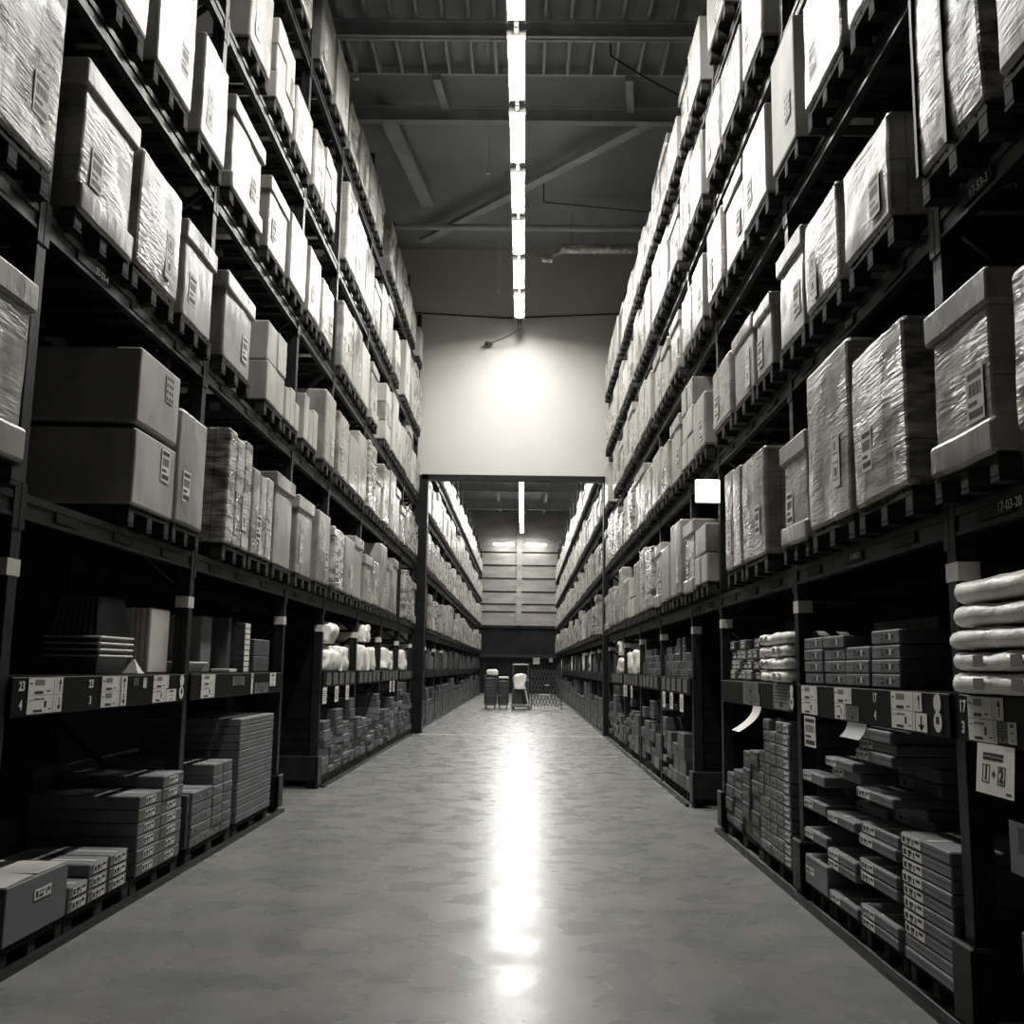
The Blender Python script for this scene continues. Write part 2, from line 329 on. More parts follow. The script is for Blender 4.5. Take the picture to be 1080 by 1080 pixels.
# ceiling odds and ends
dk = MB(); dk.tube((.75, 22.9, 11.35), (3.2, 22.9, 11.35), .11, 14)
for i in range(24): dk.tube((.85 + i * .1, 22.9, 11.35), (.88 + i * .1, 22.9, 11.35), .125, 14)
[dk.tube((q, 22.9, 11.4), (q, 22.9, 12.26), .012, 6) for q in (1.0, 2.9)]
dk.tube((.4, 22.9, 11.1), (.8, 22.9, 11.3), .06, 10); dk.tube((.3, 22.9, 11.08), (.55, 22.9, 11.08), .08, 10)
tag(dk.build('hanging_duct', 'foil'), 'silvery ribbed duct under the ceiling above the right racks', 'duct')
def cable(pts, r, name, label, m='ink'):
    b = MB()
    for p, q in zip(pts, pts[1:]): b.tube(p, q, r, 6)
    return tag(b.build(name, m), label, 'cable')
cable([(-2.9 + .29 * i, WALL - .03, 10.43 + .12 * abs((i - 8) / 8)) for i in range(20)], .018, 'wall_cable', 'dark cable slung across the white back wall')
cable([(-.95 + .74 * i / 8, 25.0 - .5 * i / 8, 9.71 + .18 * (i / 8) ** 1.5) for i in range(9)], .012, 'lamp_cable', 'thin cable from last tube lamp down to small wall camera')
t = thing('wall_camera', 'small camera fixed on the back wall below the last tube lamp', 'camera', (-.98, WALL - .02, 9.72))
MB().box(-.04, .04, -.12, .02, -.02, .04).build('bracket', 'steel', t); MB().tube((-.06, -.2, -.03), (.04, -.02, .0), .06, 10).build('camera_body', 'dark_plastic', t)
def drop(x, y, z0, label):
    b = MB(); b.tube((x, y, z0), (x, y, 12.27), .012, 6); b.tube((x, y, z0 - .12), (x, y, z0), .045, 8, r2=.025)
    tag(b.build('hanging_sprinkler', 'white_matte'), label, 'sprinkler')
drop(-2.95, 16.0, 11.5, 'small sprinkler on a drop pipe, upper left under the grid roof')
drop(-.85, 19.5, 11.6, 'small sprinkler beside the lamp row under the panelled ceiling')
drop(-.75, 24.6, 11.0, 'small sprinkler in front of the back wall, left of the lamps')
cable([(1.3, 15.6, 12.05)] + [(1.3 + .2 * i, 15.6 + .05 * i, 11.6 - .11 * i + .0035 * i * i) for i in range(9)], .014, 'hanging_wire', 'slack wire hanging from the grid roof at right', 'steel_light')
cable([(.3, 20.9, 12.26)] + [(.3 + .33 * i, 20.9, 11.55 - .03 * i) for i in range(9)], .012, 'hanging_wire', 'pale wire crossing below the diagonal brace right of the lamps', 'steel_light')

# ------------------------------------------------------------------ racks
def post_profile(s, x, y):      # hat section, aisle lip first; x is the aisle face, deeper = away from aisle
    dx = -1 if s < 0 else 1
    pts = [(0, -.05), (0, .05), (.055, .05), (.055, .068), (.10, .068), (.10, .045), (.02, .038), (.02, -.038), (.10, -.045), (.10, -.068), (.055, -.068), (.055, -.05)]
    pl = [(x + dx * a, y + b) for a, b in pts]
    return pl if dx > 0 else pl[::-1]
DEP = 1.12
def make_rack(s, posts, H, x, label, top, near, tunnel):
    dx = -1 if s < 0 else 1
    root = thing('pallet_rack', label, 'rack', (x, posts[0], 0))
    ox, oy = x, posts[0]
    def P(mb, name, m, par=None):
        o = mb.build(name, m, par or root)
        return o
    loc = lambda mb: mb
    def L(px): return px - ox
    for i, y in enumerate(posts):
        yy = y - oy
        mb = MB(); mb.prism(post_profile(s, 0, yy), 0.0, top)
        mb.box(min(0, dx * .12) - .01, max(0, dx * .12) + .01, yy - .085, yy + .085, 0, .012)
        if near and i < 5:                 # punched slots on both lips
            for kz in range(int(5.2 / .1)):
                z = .4 + kz * .1
                for q in (-.03, .03):
                    mb.box(min(-dx * .001, dx * .0), max(-dx * .001, dx * .0), yy + q - .008, yy + q + .008, z, z + .045, 1)
                mb.box(min(dx * .066, dx * .086), max(dx * .066, dx * .086), yy - .0695, yy - .0675, z, z + .045, 1)
        up = P(mb, 'upright', ['steel_light', 'black'])
        mb = MB(); b0, b1 = sorted((-dx * .002, dx * .104))
        mb.box(b0, b1, yy - .071, yy + .071, 2.04, 2.13)
        if near or i < 4:
            bnd = P(mb, 'reflective_band', 'tape', up); bnd['label'] = 'white reflective band round the post'
        # rear post and bracing
        mb = MB(); mb.prism(post_profile(-s, dx * DEP, yy), 0, top)
        rp = P(mb, 'rear_upright', 'steel')
        mb = MB(); z = .35; fl = 0
        while z + .9 < top:
            a, b = (dx * .08, dx * (DEP - .08)) if fl == 0 else (dx * (DEP - .08), dx * .08)
            mb.bar((a, yy, z), (b, yy, z + .8), .03, .045); mb.bar((dx * .08, yy, z), (dx * (DEP - .08), yy, z), .03, .04); z += .9; fl ^= 1
        P(mb, 'brace', 'steel', rp)
    # guards at the posts that stand free
    for gi in tunnel['guards']:
        yy = posts[gi] - oy; mb = MB()
        a, b = sorted((-dx * .05, dx * .22)); mb.cbox(a, b, yy - .14, yy - .10, .05, .40, .012)
        a, b = sorted((-dx * .05, -dx * .01)); mb.cbox(a, b, yy - .14, yy + .10, .05, .40, .012)
        mb.box(*sorted((-dx * .05, dx * .2)), yy - .15, yy + .1, 0, .02)
        P(mb, 'post_guard', 'steel')
    for gi in tunnel['ends']:
        yy = posts[gi] - oy; mb = MB()
        a, b = sorted((-dx * .03, dx * (DEP + .05))); mb.cbox(a, b, yy - .15, yy - .10, .10, .42, .012)
        mb.cbox(*sorted((-dx * .04, dx * .0)), yy - .15, yy + .08, .02, .42, .01)
        P(mb, 'end_guard', 'steel_light')
        mb = MB(); a, b = sorted((dx * .11, dx * (DEP - .02))); mb.box(a, b, yy - .03, yy - .02, .42, 2.3)
        for q in range(14): mb.box(a, b, yy - .036, yy - .03, .5 + q * .13, .515 + q * .13)
        P(mb, 'end_panel', 'steel')
    # floor rail in front of the bays
    for a, b in tunnel['rails']:
        mb = MB(); q0, q1 = sorted((-dx * .10, -dx * .055)); mb.box(q0, q1, a - oy, b - oy, 0, .035); P(mb, 'floor_rail', 'steel_light')
    for i in range(len(posts) - 1):
        y0, y1 = posts[i] - oy + .055, posts[i + 1] - oy - .055
        for li, h in enumerate(H):
            mb = MB(); q0, q1 = sorted((dx * .005, dx * .05)); mb.box(q0, q1, y0, y1, h - .14, h)
            q0, q1 = sorted((dx * -.004, dx * .006)); mb.box(q0, q1, y0, y1, h - .045, h - .002); mb.box(q0, q1, y0, y1, h - .14, h - .118)
            for ye, sg in ((y0, 1), (y1, -1)):
                q0, q1 = sorted((-dx * .008, dx * .03)); ya, yb = sorted((ye - sg * .05, ye + sg * .012)); mb.box(q0, q1, ya, yb, h - .20, h + .05)
            bm = P(mb, 'beam', 'steel')
            mb = MB(); q0, q1 = sorted((dx * (DEP - .05), dx * DEP)); mb.box(q0, q1, y0, y1, h - .14, h)
            for j in range(5):             # cross bars carrying the pallets
                yc = y0 + (y1 - y0) * (j + .5) / 5; q0, q1 = sorted((dx * .05, dx * (DEP - .05))); mb.box(q0, q1, yc - .03, yc + .03, h - .06, h - .01)
            P(mb, 'rear_beam', 'steel')
            if near and i <= 3 and li < 2:
                for j, yc in enumerate((y0 + .55, y0 + 1.4, y0 + 2.3)):
                    if yc > y1 - .2: continue
                    mb = MB(); q0, q1 = sorted((-dx * .005, -dx * .007)); mb.box(q0, q1, yc - .17, yc + .17, h - .105, h - .05)
                    cd = P(mb, 'location_strip', 'board', bm)
    return root
lt = dict(guards=[1, 3], ends=[4], rails=[(2.5, 11.6), (13.85, 24.9)])
rt = dict(guards=[1, 2, 3], ends=[4], rails=[(2.2, 10.75), (12.6, 24.9)])
rack_l = make_rack(-1, LP, LH, XL, 'tall dark steel pallet rack along the left of the aisle, near hall', 10.4, True, lt)
rack_r = make_rack(1, RP, RH, XR, 'tall dark steel pallet rack along the right of the aisle, near hall', 9.6, True, rt)
tf = dict(guards=[0], ends=[], rails=[(25.7, 63)])
rack_lf = make_rack(-1, LPF, LH[:4], XL, 'dark pallet rack beyond the doorway, left side of far hall', 9.0, False, tf)
rack_rf = make_rack(1, RPF, RH[:4], XR, 'dark pallet rack beyond the doorway, right side of far hall', 9.0, False, tf)
# location codes stencilled on the near right beams
def code(root, s, x, y, z, txt, size):
    o = obj('location_code', text_mesh(txt, size, 'tape'), root, (x - root.location.x - s * .009, y - root.location.y, z), 0 if s < 0 else PI)
code(rack_r, 1, XR, 4.30, RH[0] - .075, '17-03-20', .062); code(rack_r, 1, XR, 4.42, RH[1] - .075, '17-53-3', .062)
code(rack_r, 1, XR, 6.35, RH[0] - .075, '17-04-20', .05); code(rack_r, 1, XR, 6.3, RH[1] - .075, '17-53-4', .05)
code(rack_l, -1, XL, 6.15, LH[1] - .075, '23-53-4', .06)

# ------------------------------------------------------------------ pallet loads
def pallet_mesh():
    b = MB()
    for i in range(7): y = -.4 + .8 * (i + .5) / 7; b.box(-.5, .5, y - .048, y + .048, .125, .145, 0)
    for x in (-.455, 0, .455): b.box(x - .045, x + .045, -.4, .4, .103, .124, 0)
    for y in (-.35, 0, .35):
        b.box(-.5, .5, y - .05, y + .05, 0, .02, 0)
        for x in (-.45, 0, .45): b.cbox(x - .05, x + .05, y - .05, y + .05, .02, .103, .006, 1)
    return b.mesh('pallet', ['wood', 'block'])
PAL = pallet_mesh()
def print_sheet(w, h, style=0):       # printed sheet standing in the y-z plane, front +x
    b = MB(); b.box(0, .002, -w / 2, w / 2, -h / 2, h / 2, 0); e = .0028
    def ink(y0, y1, z0, z1, m=1): b.box(.0015, e, y0 * w, y1 * w, z0 * h, z1 * h, m)
    if style == 0:      # barcode sheet
        ink(-.4, .4, .3, .42)
        for i in range(11): ink(-.38 + i * .07, -.38 + i * .07 + (.02, .045, .03)[i % 3], -.02, .22)
        ink(-.4, .1, -.2, -.12); ink(-.4, .4, -.42, -.28)
    elif style == 1:    # two small printed pictograms one above the other
        for k in (0, 1):
            z = .04 - .48 * k; ink(-.34, .34, z + .06, z + .09, 2); ink(-.34, .34, z + .38, z + .41, 2); ink(-.34, -.3, z + .06, z + .41, 2); ink(.3, .34, z + .06, z + .41, 2); ink(-.15, .12, z + .14, z + .3, 1 if k else 2)
    elif style == 2:    # carton end label
        ink(-.42, -.28, -.3, .32); ink(-.22, .02, -.35, -.05); ink(-.2, .1, .1, .3, 2); ink(.18, .24, -.3, .3); ink(.3, .42, -.1, .3)
    elif style == 3:    # small stencil marks
        for i in range(3):
            for j in range(4): ink(-.4 + i * .3, -.22 + i * .3, -.45 + j * .25, -.3 + j * .25)
    return b
SHEET = {0: print_sheet(.17, .24, 0).mesh('label', ['paper', 'ink', 'grey_ink']), 1: print_sheet(.16, .34, 1).mesh('label', ['paper', 'ink', 'grey_ink']), 3: print_sheet(.16, .2, 3).mesh('marking', ['kraft', 'ink', 'grey_ink'])}
def load_parts(kind, w, d, h, seed, n, rr):
    out = []; N = (max(3, n // 2 + 1), n, n)
    if kind == 'F': out.append(('wrapped_goods', MB().rbox(w, d, h, .03, N, .012, seed, .01), 'film_heavy'))
    elif kind == 'W': out.append(('wrapped_goods', MB().rbox(w, d, h, .028, N, .010, seed, .008), 'film'))
    elif kind == 'S': out.append(('wrapped_goods', MB().rbox(w, d, h, .022, N, .007, seed, .006), 'film_smooth'))
    elif kind == 'D': out.append(('wrapped_goods', MB().rbox(w, d, h, .03, N, .010, seed, .01), 'film_dark'))
    elif kind == 'K': out.append(('carton', MB().rbox(w, d, h, .012, (3, 4, 4), .003, seed), 'kraft'))
    elif kind in 'CB':
        c = min(.16, h * .2)
        out.append(('wrapped_goods', MB().rbox(w - .07, d - .05, h - c * .8, .02, N, .009, seed, .004), 'film_smooth' if kind == 'C' else 'film'))
        out.append(('lid', MB().rbox(w, d, c, .015, (3, max(4, n // 2), 3), .006, seed + 1, 0, h - c), 'film_smooth'))
        if kind == 'B': out.append(('base_wrap', MB().rbox(w - .02, d + .01, h * .2, .02, (4, n, 3), .010, seed + 2, .006, -.03), 'film_smooth'))
    elif kind == '2':
        hh = h * .5 - .02
        for k in (0, 1):
            out.append(('carton', MB().rbox(w, d, hh, .014, (4, max(4, n // 2), max(4, n // 2)), .004, seed + k, .004, k * (hh + .04)), 'kraft'))
        b = MB()
        for q in (-.3, .3): b.box(-d / 2 + .05, d / 2 - .06, q * w - .06, q * w + .06, hh, hh + .04)
        out.append(('spacer', b, 'wood'))
    elif kind == 'V':
        nc = 2 if w < .75 else 3; g = w / nc
        for k in range(nc):
            out.append(('wrapped_column', MB().rbox(g - .012, d, h * (1 - .03 * (k % 2)), .02, (4, 4, n), .007, seed + k, .004, 0, 0, -w / 2 + g * (k + .5)), ('film', 'film_heavy')[seed % 2]))
    elif kind == 'G':
        nz = max(2, round(h / .34)); g = w / 2; z = h / nz
        for k in range(2):
            for q in range(nz):
                out.append(('carton', MB().rbox(g - .012, d - .02 * ((k + q) % 2), z - .01, .014, (3, 3, 3), .003, seed + k, .003, q * z, 0, -w / 2 + g * (k + .5)), ('kraft', 'kraft', 'film_smooth')[(seed + q) % 3]))
    elif kind == 'L':
        nc = 3; g = w / nc
        for k in range(nc):
            out.append(('carton', MB().rbox(g - .02, d, h * (.75 + .25 * ((k * 7 + seed) % 3) / 2), .012, (3, 3, 3), .003, seed + k, 0, 0, 0, -w / 2 + g * (k + .5)), 'kraft'))
    elif kind == 'T':        # tall load with dark straps
        out.append(('wrapped_goods', MB().rbox(w, d, h, .025, N, .012, seed, .006), 'film_heavy'))
        b = MB()
        for q in (-.5, -.04) if True else ():
            b.box(-d / 2 - .005, d / 2 + .014, q * w + .015, q * w + .045, 0, h + .012)
        out.append(('strap', b, 'black'))
    return out
KD = {'F': 'creased film-wrapped load', 'W': 'film-wrapped grey load', 'S': 'smooth pale wrapped load', 'D': 'dark film-wrapped load', 'K': 'plain carton load', 'C': 'lidded pale load', 'B': 'lidded load with wrapped base', '2': 'two stacked big cartons', 'V': 'wrapped columns of goods', 'G': 'block of stacked cartons', 'L': 'low row of cartons', 'T': 'strapped film-wrapped load'}
TIER = ['lowest', 'second', 'third', 'fourth', 'top']
_cache = {}
def make_load(s, x, y0, y1, z, h, kind, seed, near, label, group):
    w = y1 - y0; d = 1.05; n = 12 if near == 2 else (7 if near == 1 else 4)
    if near == 0:
        w = math.floor(w / .06) * .06; h = math.floor(h / .08) * .08; seed = seed % 3
    t = thing('pallet_load', label, 'pallet load', (x + s * d / 2, (y0 + y1) / 2, z + .003), 0 if s < 0 else PI, group)
    p = obj('pallet', PAL, t, (0, 0, .0)); p.scale = (d / 1.0 * .97, (w - .02) / .8, 1)
    key = (kind, round(w, 3), round(h, 3), seed, n)
    if key not in _cache: _cache[key] = [(a, b.mesh(a, m), m) for a, b, m in load_parts(kind, w, d, h, seed, n, R)]
    for a, me, m in _cache[key]: obj(a, me, t, (0, 0, .147))
    if near >= 1 and kind in 'FWSCB2KV' and (seed % 5 or near == 2):
        st = 0 if (seed % 3) else (3 if kind in '2K' else 1)
        o = obj('label' if st != 3 else 'printed_mark', SHEET[st], t, (d / 2 + (.010 if kind in 'FW' else .006) if kind not in 'CB' else d / 2 - .016, w * (.22 if seed % 2 else -.2), .147 + h * .34))
        o['label'] = 'printed sheet' if st != 3 else 'printed marks'
        if near == 2 and kind == '2':
            o = obj('printed_mark', SHEET[3], t, (d / 2 + .008, w * .2, .147 + h * .86)); o['label'] = 'black printed marks'
    return t
XLF, XRF = -2.62, 1.93
near_L = {
 0: [(4.45, 5.24, .95, 'B'), (6.70, 7.50, 1.08, '2'), (7.56, 8.21, .88, 'S'), (8.84, 9.64, 1.03, 'V'), (9.70, 10.50, .84, 'V'), (10.64, 11.50, .98, 'C'), (11.72, 12.62, .92, 'C'), (12.86, 13.66, .92, 'S')],
 1: [(4.45, 5.28, 1.0, 'F'), (5.58, 6.43, .92, 'B'), (6.47, 7.30, .83, 'W'), (7.44, 8.22, .76, 'C'), (8.52, 9.46, .78, 'C'), (9.98, 10.77, .84, 'G'), (10.82, 11.50, .42, 'L'), (11.75, 12.55, .55, 'L'), (13.0, 13.72, .95, 'S')],
 2: [(5.55, 6.40, .95, 'W'), (6.58, 7.33, .98, 'S'), (7.56, 8.22, .87, 'S'), (8.45, 9.5, .86, 'B'), (9.78, 10.6, .76, 'C'), (10.70, 11.5, .80, 'S'), (11.7, 12.35, .82, 'S'), (12.5, 13.25, .74, 'W')],
 3: [(7.5, 8.2, .9, 'W'), (8.74, 9.5, .88, 'S'), (9.75, 10.55, .9, 'G'), (10.68, 11.5, .70, 'S'), (11.72, 12.3, .75, 'W'), (12.4, 13.13, .88, 'G')],
 4: [(9.2, 10.0, .9, 'S'), (10.3, 11.2, .9, 'W'), (11.75, 12.6, .95, 'S'), (12.8, 13.7, .95, 'K')]}
near_R = {
 0: [(3.15, 3.97, .66, 'F'), (4.16, 4.84, .78, 'B'), (5.10, 5.95, .90, 'F'), (6.02, 6.92, 1.08, 'W'), (7.00, 7.70, .74, 'B'), (8.2, 9.05, .89, 'W'), (9.12, 9.84, .94, 'V'), (10.9, 11.65, .64, 'G'), (11.75, 12.5, .8, 'B')],
 1: [(3.3, 3.95, .8, 'W'), (4.08, 4.82, 1.02, 'T'), (5.20, 5.98, .60, 'W'), (6.12, 6.86, .66, 'W'), (6.95, 7.68, .74, 'C'), (7.9, 8.5, .6, 'C'), (8.56, 9.42, .66, 'C'), (9.5, 10.4, .62, 'W'), (10.9, 11.6, .6, 'S')],
 2: [(5.02, 5.8, .8, 'W'), (5.92, 6.74, .82, 'W'), (7.0, 7.68, .96, 'K'), (7.9, 8.75, .8, 'S'), (8.85, 9.7, .8, 'C'), (9.8, 10.6, .8, 'W'), (10.9, 11.6, .75, 'S'), (11.7, 12.4, .7, 'W')],
 3: [(7.95, 8.7, .85, 'S'), (8.82, 9.7, .7, 'S'), (9.8, 10.6, .75, 'W'), (10.9, 11.7, .8, 'S')],
 4: [(9.5, 10.4, .75, 'S'), (10.9, 11.7, .8, 'K')]}
recs = []     # (side, tier, y0, y1, h, kind)
def fill(s, li, posts, y_start, H, hmax):
    kinds = 'FWSSCWBVGWSC' if li < 2 else 'WSSCSKWGBS'
    for a, b in zip(posts, posts[1:]):
        m = 3 if b - a > 2.4 else 2; g = (b - a - .16) / m
        for k in range(m):
            y0 = a + .08 + k * g; wd = g * R.uniform(.84, .965); y0 += R.uniform(0, g - wd)
            if y0 < y_start: continue
            if R.random() < .03: continue
            recs.append((s, li, y0, y0 + wd, R.uniform(.62, 1.0) * hmax, R.choice(kinds)))
for s, nl, posts, H in ((-1, near_L, LP, LH), (1, near_R, RP, RH)):
    for li in range(5):
        hm = (H[li + 1] - H[li] - .14 - .147 - .10) if li < 4 else (1.0 if s < 0 else .9)
        for y0, y1, h, k in nl[li]: recs.append((s, li, y0, y1, min(h, hm + .06), k))
        fill(s, li, posts, nl[li][-1][1] - .02, H, hm)
near_recs = sorted(recs, key=lambda r: (r[0], r[1], r[2])); recs = []
for s, posts, H in ((-1, LPF, LH), (1, RPF, RH)):
    for li in range(4):
        hm = (H[li + 1] - H[li] - .14 - .147 - .10) - .04 if li < 3 else .95
        fill(s, li, posts, 0, H, hm)
far_recs = sorted(recs, key=lambda r: r[2])
def in_view(s, z, y0, y1, h):
    x = XLF if s < 0 else XRF
    for y in (y0, y1):
        for q in (z + .16, z + h):
            u, v = proj((x, y, q))
            if -1 < u < 1081 and -1 < v < 1081: return True
    return False
cnt = {}; nmade = 0
for i, (s, li, y0, y1, h, k) in enumerate(near_recs):
    z = (LH if s < 0 else RH)[li]; side = 'left' if s < 0 else 'right'
    if not in_view(s, z, y0, y1, h): continue
    cnt[s, li] = cnt.get((s, li), 0) + 1
    lab = '%s, %s tier of the %s rack, %s along from the front' % (KD[k], TIER[li], side, ORD[cnt[s, li]])
    make_load(s, XLF if s < 0 else XRF, y0, y1, z, h, k, i, 2 if y0 < 9.5 else 1, lab, 'loads on the %s rack, %s tier' % (side, TIER[li])); nmade += 1
rest = MB(); cnt = {}
def door_visible(s, z, y0, y1, h):      # seen through the doorway opening
    x = XLF if s < 0 else XRF; ok = False
    for q in (z + .1, z + h):
        for yy in (y0, (y0 + y1) / 2, y1):
            tt = WALL / yy; px = x * tt; pz = 1.6 + (q - 1.6) * tt
            if -2.44 < px < 1.94 and pz < HDR - .1: ok = True
    return ok
for i, (s, li, y0, y1, h, k) in enumerate(far_recs):
    z = (LH if s < 0 else RH)[li]; side = 'left' if s < 0 else 'right'; x = XLF if s < 0 else XRF
    if not door_visible(s, z, y0, y1, h): continue
    if nmade < 300:
        cnt[s, li] = cnt.get((s, li), 0) + 1; nmade += 1
        lab = '%s beyond the doorway, %s side, %s tier, %s after the wall' % (KD[k], side, TIER[li], ORD[cnt[s, li]])
        make_load(s, x, y0, y1, z, h, k, i, 0, lab, 'loads beyond the doorway, %s side' % side)
    else:
        a, b = sorted((x, x + s * 1.05)); rest.box(a, b, y0, y1, z + .10, z + .145, 1)
        for q in (.08, .5, .92): rest.box(a, b, y0 + (y1 - y0) * q - .04, y0 + (y1 - y0) * q + .04, z, z + .10, 1)
        rest.cbox(a, b, y0 + .01, y1 - .01, z + .146, z + .146 + h, .02, 0 if k in 'SKC' else 2)
tag(rest.build('pallet_loads', ['film_smooth', 'wood', 'film']), 'wrapped pallet loads on the racks deep in the far hall', 'pallet load', None, 'stuff')

# ------------------------------------------------------------------ shelves and label boards at hand height
SHF = 1.515           # top of the hand-height shelf
SZ = SHF + .004
def shelf(root, s, x, y0, y1, near):
    dx = s; oy = root.location.y; y0 -= oy; y1 -= oy
    mb = MB(); a, b = sorted((dx * .03, dx * (DEP - .05))); mb.box(a, b, y0 + .07, y1 - .07, SHF - .03, SHF); mb.build('shelf_deck', 'steel', root)
    mb = MB(); a, b = sorted((-dx * .022, dx * .004)); mb.cbox(a, b, y0 + .055, y1 - .055, 1.30, SHF - .005, .004)
    return mb.build('label_board', 'board', root)
CARD = {}
def card(parent, root, s, x, y0, y1, z0, z1, style, cat='price_card'):
    w, h = round(y1 - y0, 3), round(z1 - z0, 3); key = (w, h, style)
    if key not in CARD:
        b = MB(); b.box(0, .002, -w / 2, w / 2, -h / 2, h / 2, 2 if style == 'grey' else 0); e = .003
        def ink(y0, y1, z0, z1, m=1): b.box(.0015, e, y0 * w, y1 * w, z0 * h, z1 * h, m)
        if style == 'price':
            ink(-.28, .02, -.42, -.26); ink(-.28, .05, .08, .40, 2); ink(-.45, -.36, .14, .22); ink(.14, .26, -.32, -.24); ink(.40, .41, -.46, .46, 2)
        if style == 'price2':
            ink(-.28, .02, -.42, -.28); ink(-.28, .08, .26, .36, 2); ink(-.44, -.33, .22, .28, 2); ink(.08, .16, -.18, .18); ink(.24, .34, -.30, -.24); ink(.40, .41, -.46, .46, 2)
        if style in ('up', 'down'):
            sg = 1 if style == 'up' else -1
            ink(-.06, .06, -.36, .36)
            b.add([(e, -.30 * w, sg * .12 * h), (e, .30 * w, sg * .12 * h), (e, 0, sg * .44 * h)], [(0, 1, 2) if sg > 0 else (0, 2, 1)], 1)
        if style == 'grey':
            for i in range(6): ink(-.4, .4, .40 - i * .13, .44 - i * .13, 1)
            ink(-.1, .1, -.42, -.2)
        if style == 'marks': ink(-.2, .2, .25, .40); ink(-.1, .1, -.05, .05, 2); ink(-.05, .1, -.42, -.30)
        if style == 'list':
            for i in range(9): ink(-.38, .38 - (i % 3) * .12, .42 - i * .095, .45 - i * .095, 2 if i % 2 else 1)
        CARD[key] = b.mesh('price_card', ['paper', 'ink', 'grey_ink'])
    return obj(cat, CARD[key], parent, (x - root.location.x - s * .0235, (y0 + y1) / 2 - root.location.y, (z0 + z1) / 2), 0 if s < 0 else PI)
def number(parent, root, s, x, y, z, txt, size=.07):
    return obj('aisle_number', text_mesh(txt, size, 'paper', 'CENTER', .002), parent, (x - root.location.x - s * .0235, y - root.location.y, z), 0 if s < 0 else PI)
zu, zm, zl = 1.505, 1.41, 1.31
b1 = shelf(rack_l, -1, XL, 5.37, 8.30, True)
number(b1, rack_l, -1, XL, 5.53, 1.46, '23'); number(b1, rack_l, -1, XL, 5.53, 1.36, '4')
card(b1, rack_l, -1, XL, 5.60, 5.94, zm, zu, 'price'); card(b1, rack_l, -1, XL, 5.60, 5.94, zl, zm - .002, 'price2'); 
card(b1, rack_l, -1, XL, 5.945, 6.02, zm, zu, 'up'); card(b1, rack_l, -1, XL, 5.945, 6.02, zl, zm - .002, 'down')
number(b1, rack_l, -1, XL, 6.42, 1.46, '23'); number(b1, rack_l, -1, XL, 6.42, 1.36, '3')
card(b1, rack_l, -1, XL, 6.58, 6.88, zm, zu, 'price'); card(b1, rack_l, -1, XL, 6.58, 6.88, zl, zm - .002, 'price')
card(b1, rack_l, -1, XL, 6.90, 7.0, zm, zu, 'up'); card(b1, rack_l, -1, XL, 6.90, 7.0, zl, zm - .002, 'down')
card(b1, rack_l, -1, XL, 7.12, 7.20, 1.44, 1.49, 'grey'); card(b1, rack_l, -1, XL, 7.3, 7.36, 1.42, 1.49, 'marks')
card(b1, rack_l, -1, XL, 7.50, 7.82, zm, zu, 'price'); card(b1, rack_l, -1, XL, 7.50, 7.78, zl, zm - .002, 'price2'); card(b1, rack_l, -1, XL, 7.79, 8.0, zl, 1.40, 'marks')
b2 = shelf(rack_l, -1, XL, 8.30, 11.6, True)
card(b2, rack_l, -1, XL, 8.62, 9.0, zm, zu, 'price'); card(b2, rack_l, -1, XL, 8.62, 9.0, zl, zm - .002, 'price2'); card(b2, rack_l, -1, XL, 9.55, 9.95, 1.40, 1.48, 'grey')
card(b2, rack_l, -1, XL, 10.35, 10.9, zl, zm, 'grey'); card(b2, rack_l, -1, XL, 10.95, 11.2, zm - .04, zu, 'marks'); card(b2, rack_l, -1, XL, 10.2, 10.27, zl, zu, 'marks')
b3 = shelf(rack_r, 1, XR, 2.10, 4.93, True)
number(b3, rack_r, 1, XR, 4.835, 1.455, '17', .075); number(b3, rack_r, 1, XR, 4.835, 1.36, '3', .075)
card(b3, rack_r, 1, XR, 4.505, 4.775, zm, zu, 'price'); card(b3, rack_r, 1, XR, 4.425, 4.50, zm, zu, 'up')
card(b3, rack_r, 1, XR, 4.495, 4.775, zl, zm - .003, 'price2'); card(b3, rack_r, 1, XR, 4.40, 4.485, 1.318, 1.408, 'grey'); card(b3, rack_r, 1, XR, 4.315, 4.395, 1.318, 1.408, 'marks')
b4 = shelf(rack_r, 1, XR, 4.93, 7.78, True)
number(b4, rack_r, 1, XR, 6.03, 1.46, '17'); number(b4, rack_r, 1, XR, 6.03, 1.36, '4')
card(b4, rack_r, 1, XR, 5.40, 5.76, zm, zu, 'price'); card(b4, rack_r, 1, XR, 5.32, 5.395, zm, zu, 'up'); card(b4, rack_r, 1, XR, 5.42, 5.76, zl, zm - .003, 'price2'); card(b4, rack_r, 1, XR, 5.26, 5.41, zl, zm - .006, 'down')
card(b4, rack_r, 1, XR, 6.45, 6.80, zm, zu, 'price'); card(b4, rack_r, 1, XR, 6.58, 6.80, zl, zm - .003, 'price2'); card(b4, rack_r, 1, XR, 6.32, 6.57, zl, zm - .01, 'grey')
card(b4, rack_r, 1, XR, 7.2, 7.6, zm, zu, 'price'); card(b4, rack_r, 1, XR, 7.2, 7.6, zl, zm - .003, 'price2')
b5 = shelf(rack_r, 1, XR, 7.78, 10.75, True)
card(b5, rack_r, 1, XR, 7.95, 8.45, zl, zu, 'grey'); card(b5, rack_r, 1, XR, 9.0, 9.6, zm, zu, 'grey'); card(b5, rack_r, 1, XR, 8.95, 9.6, zl, zm - .003, 'grey')
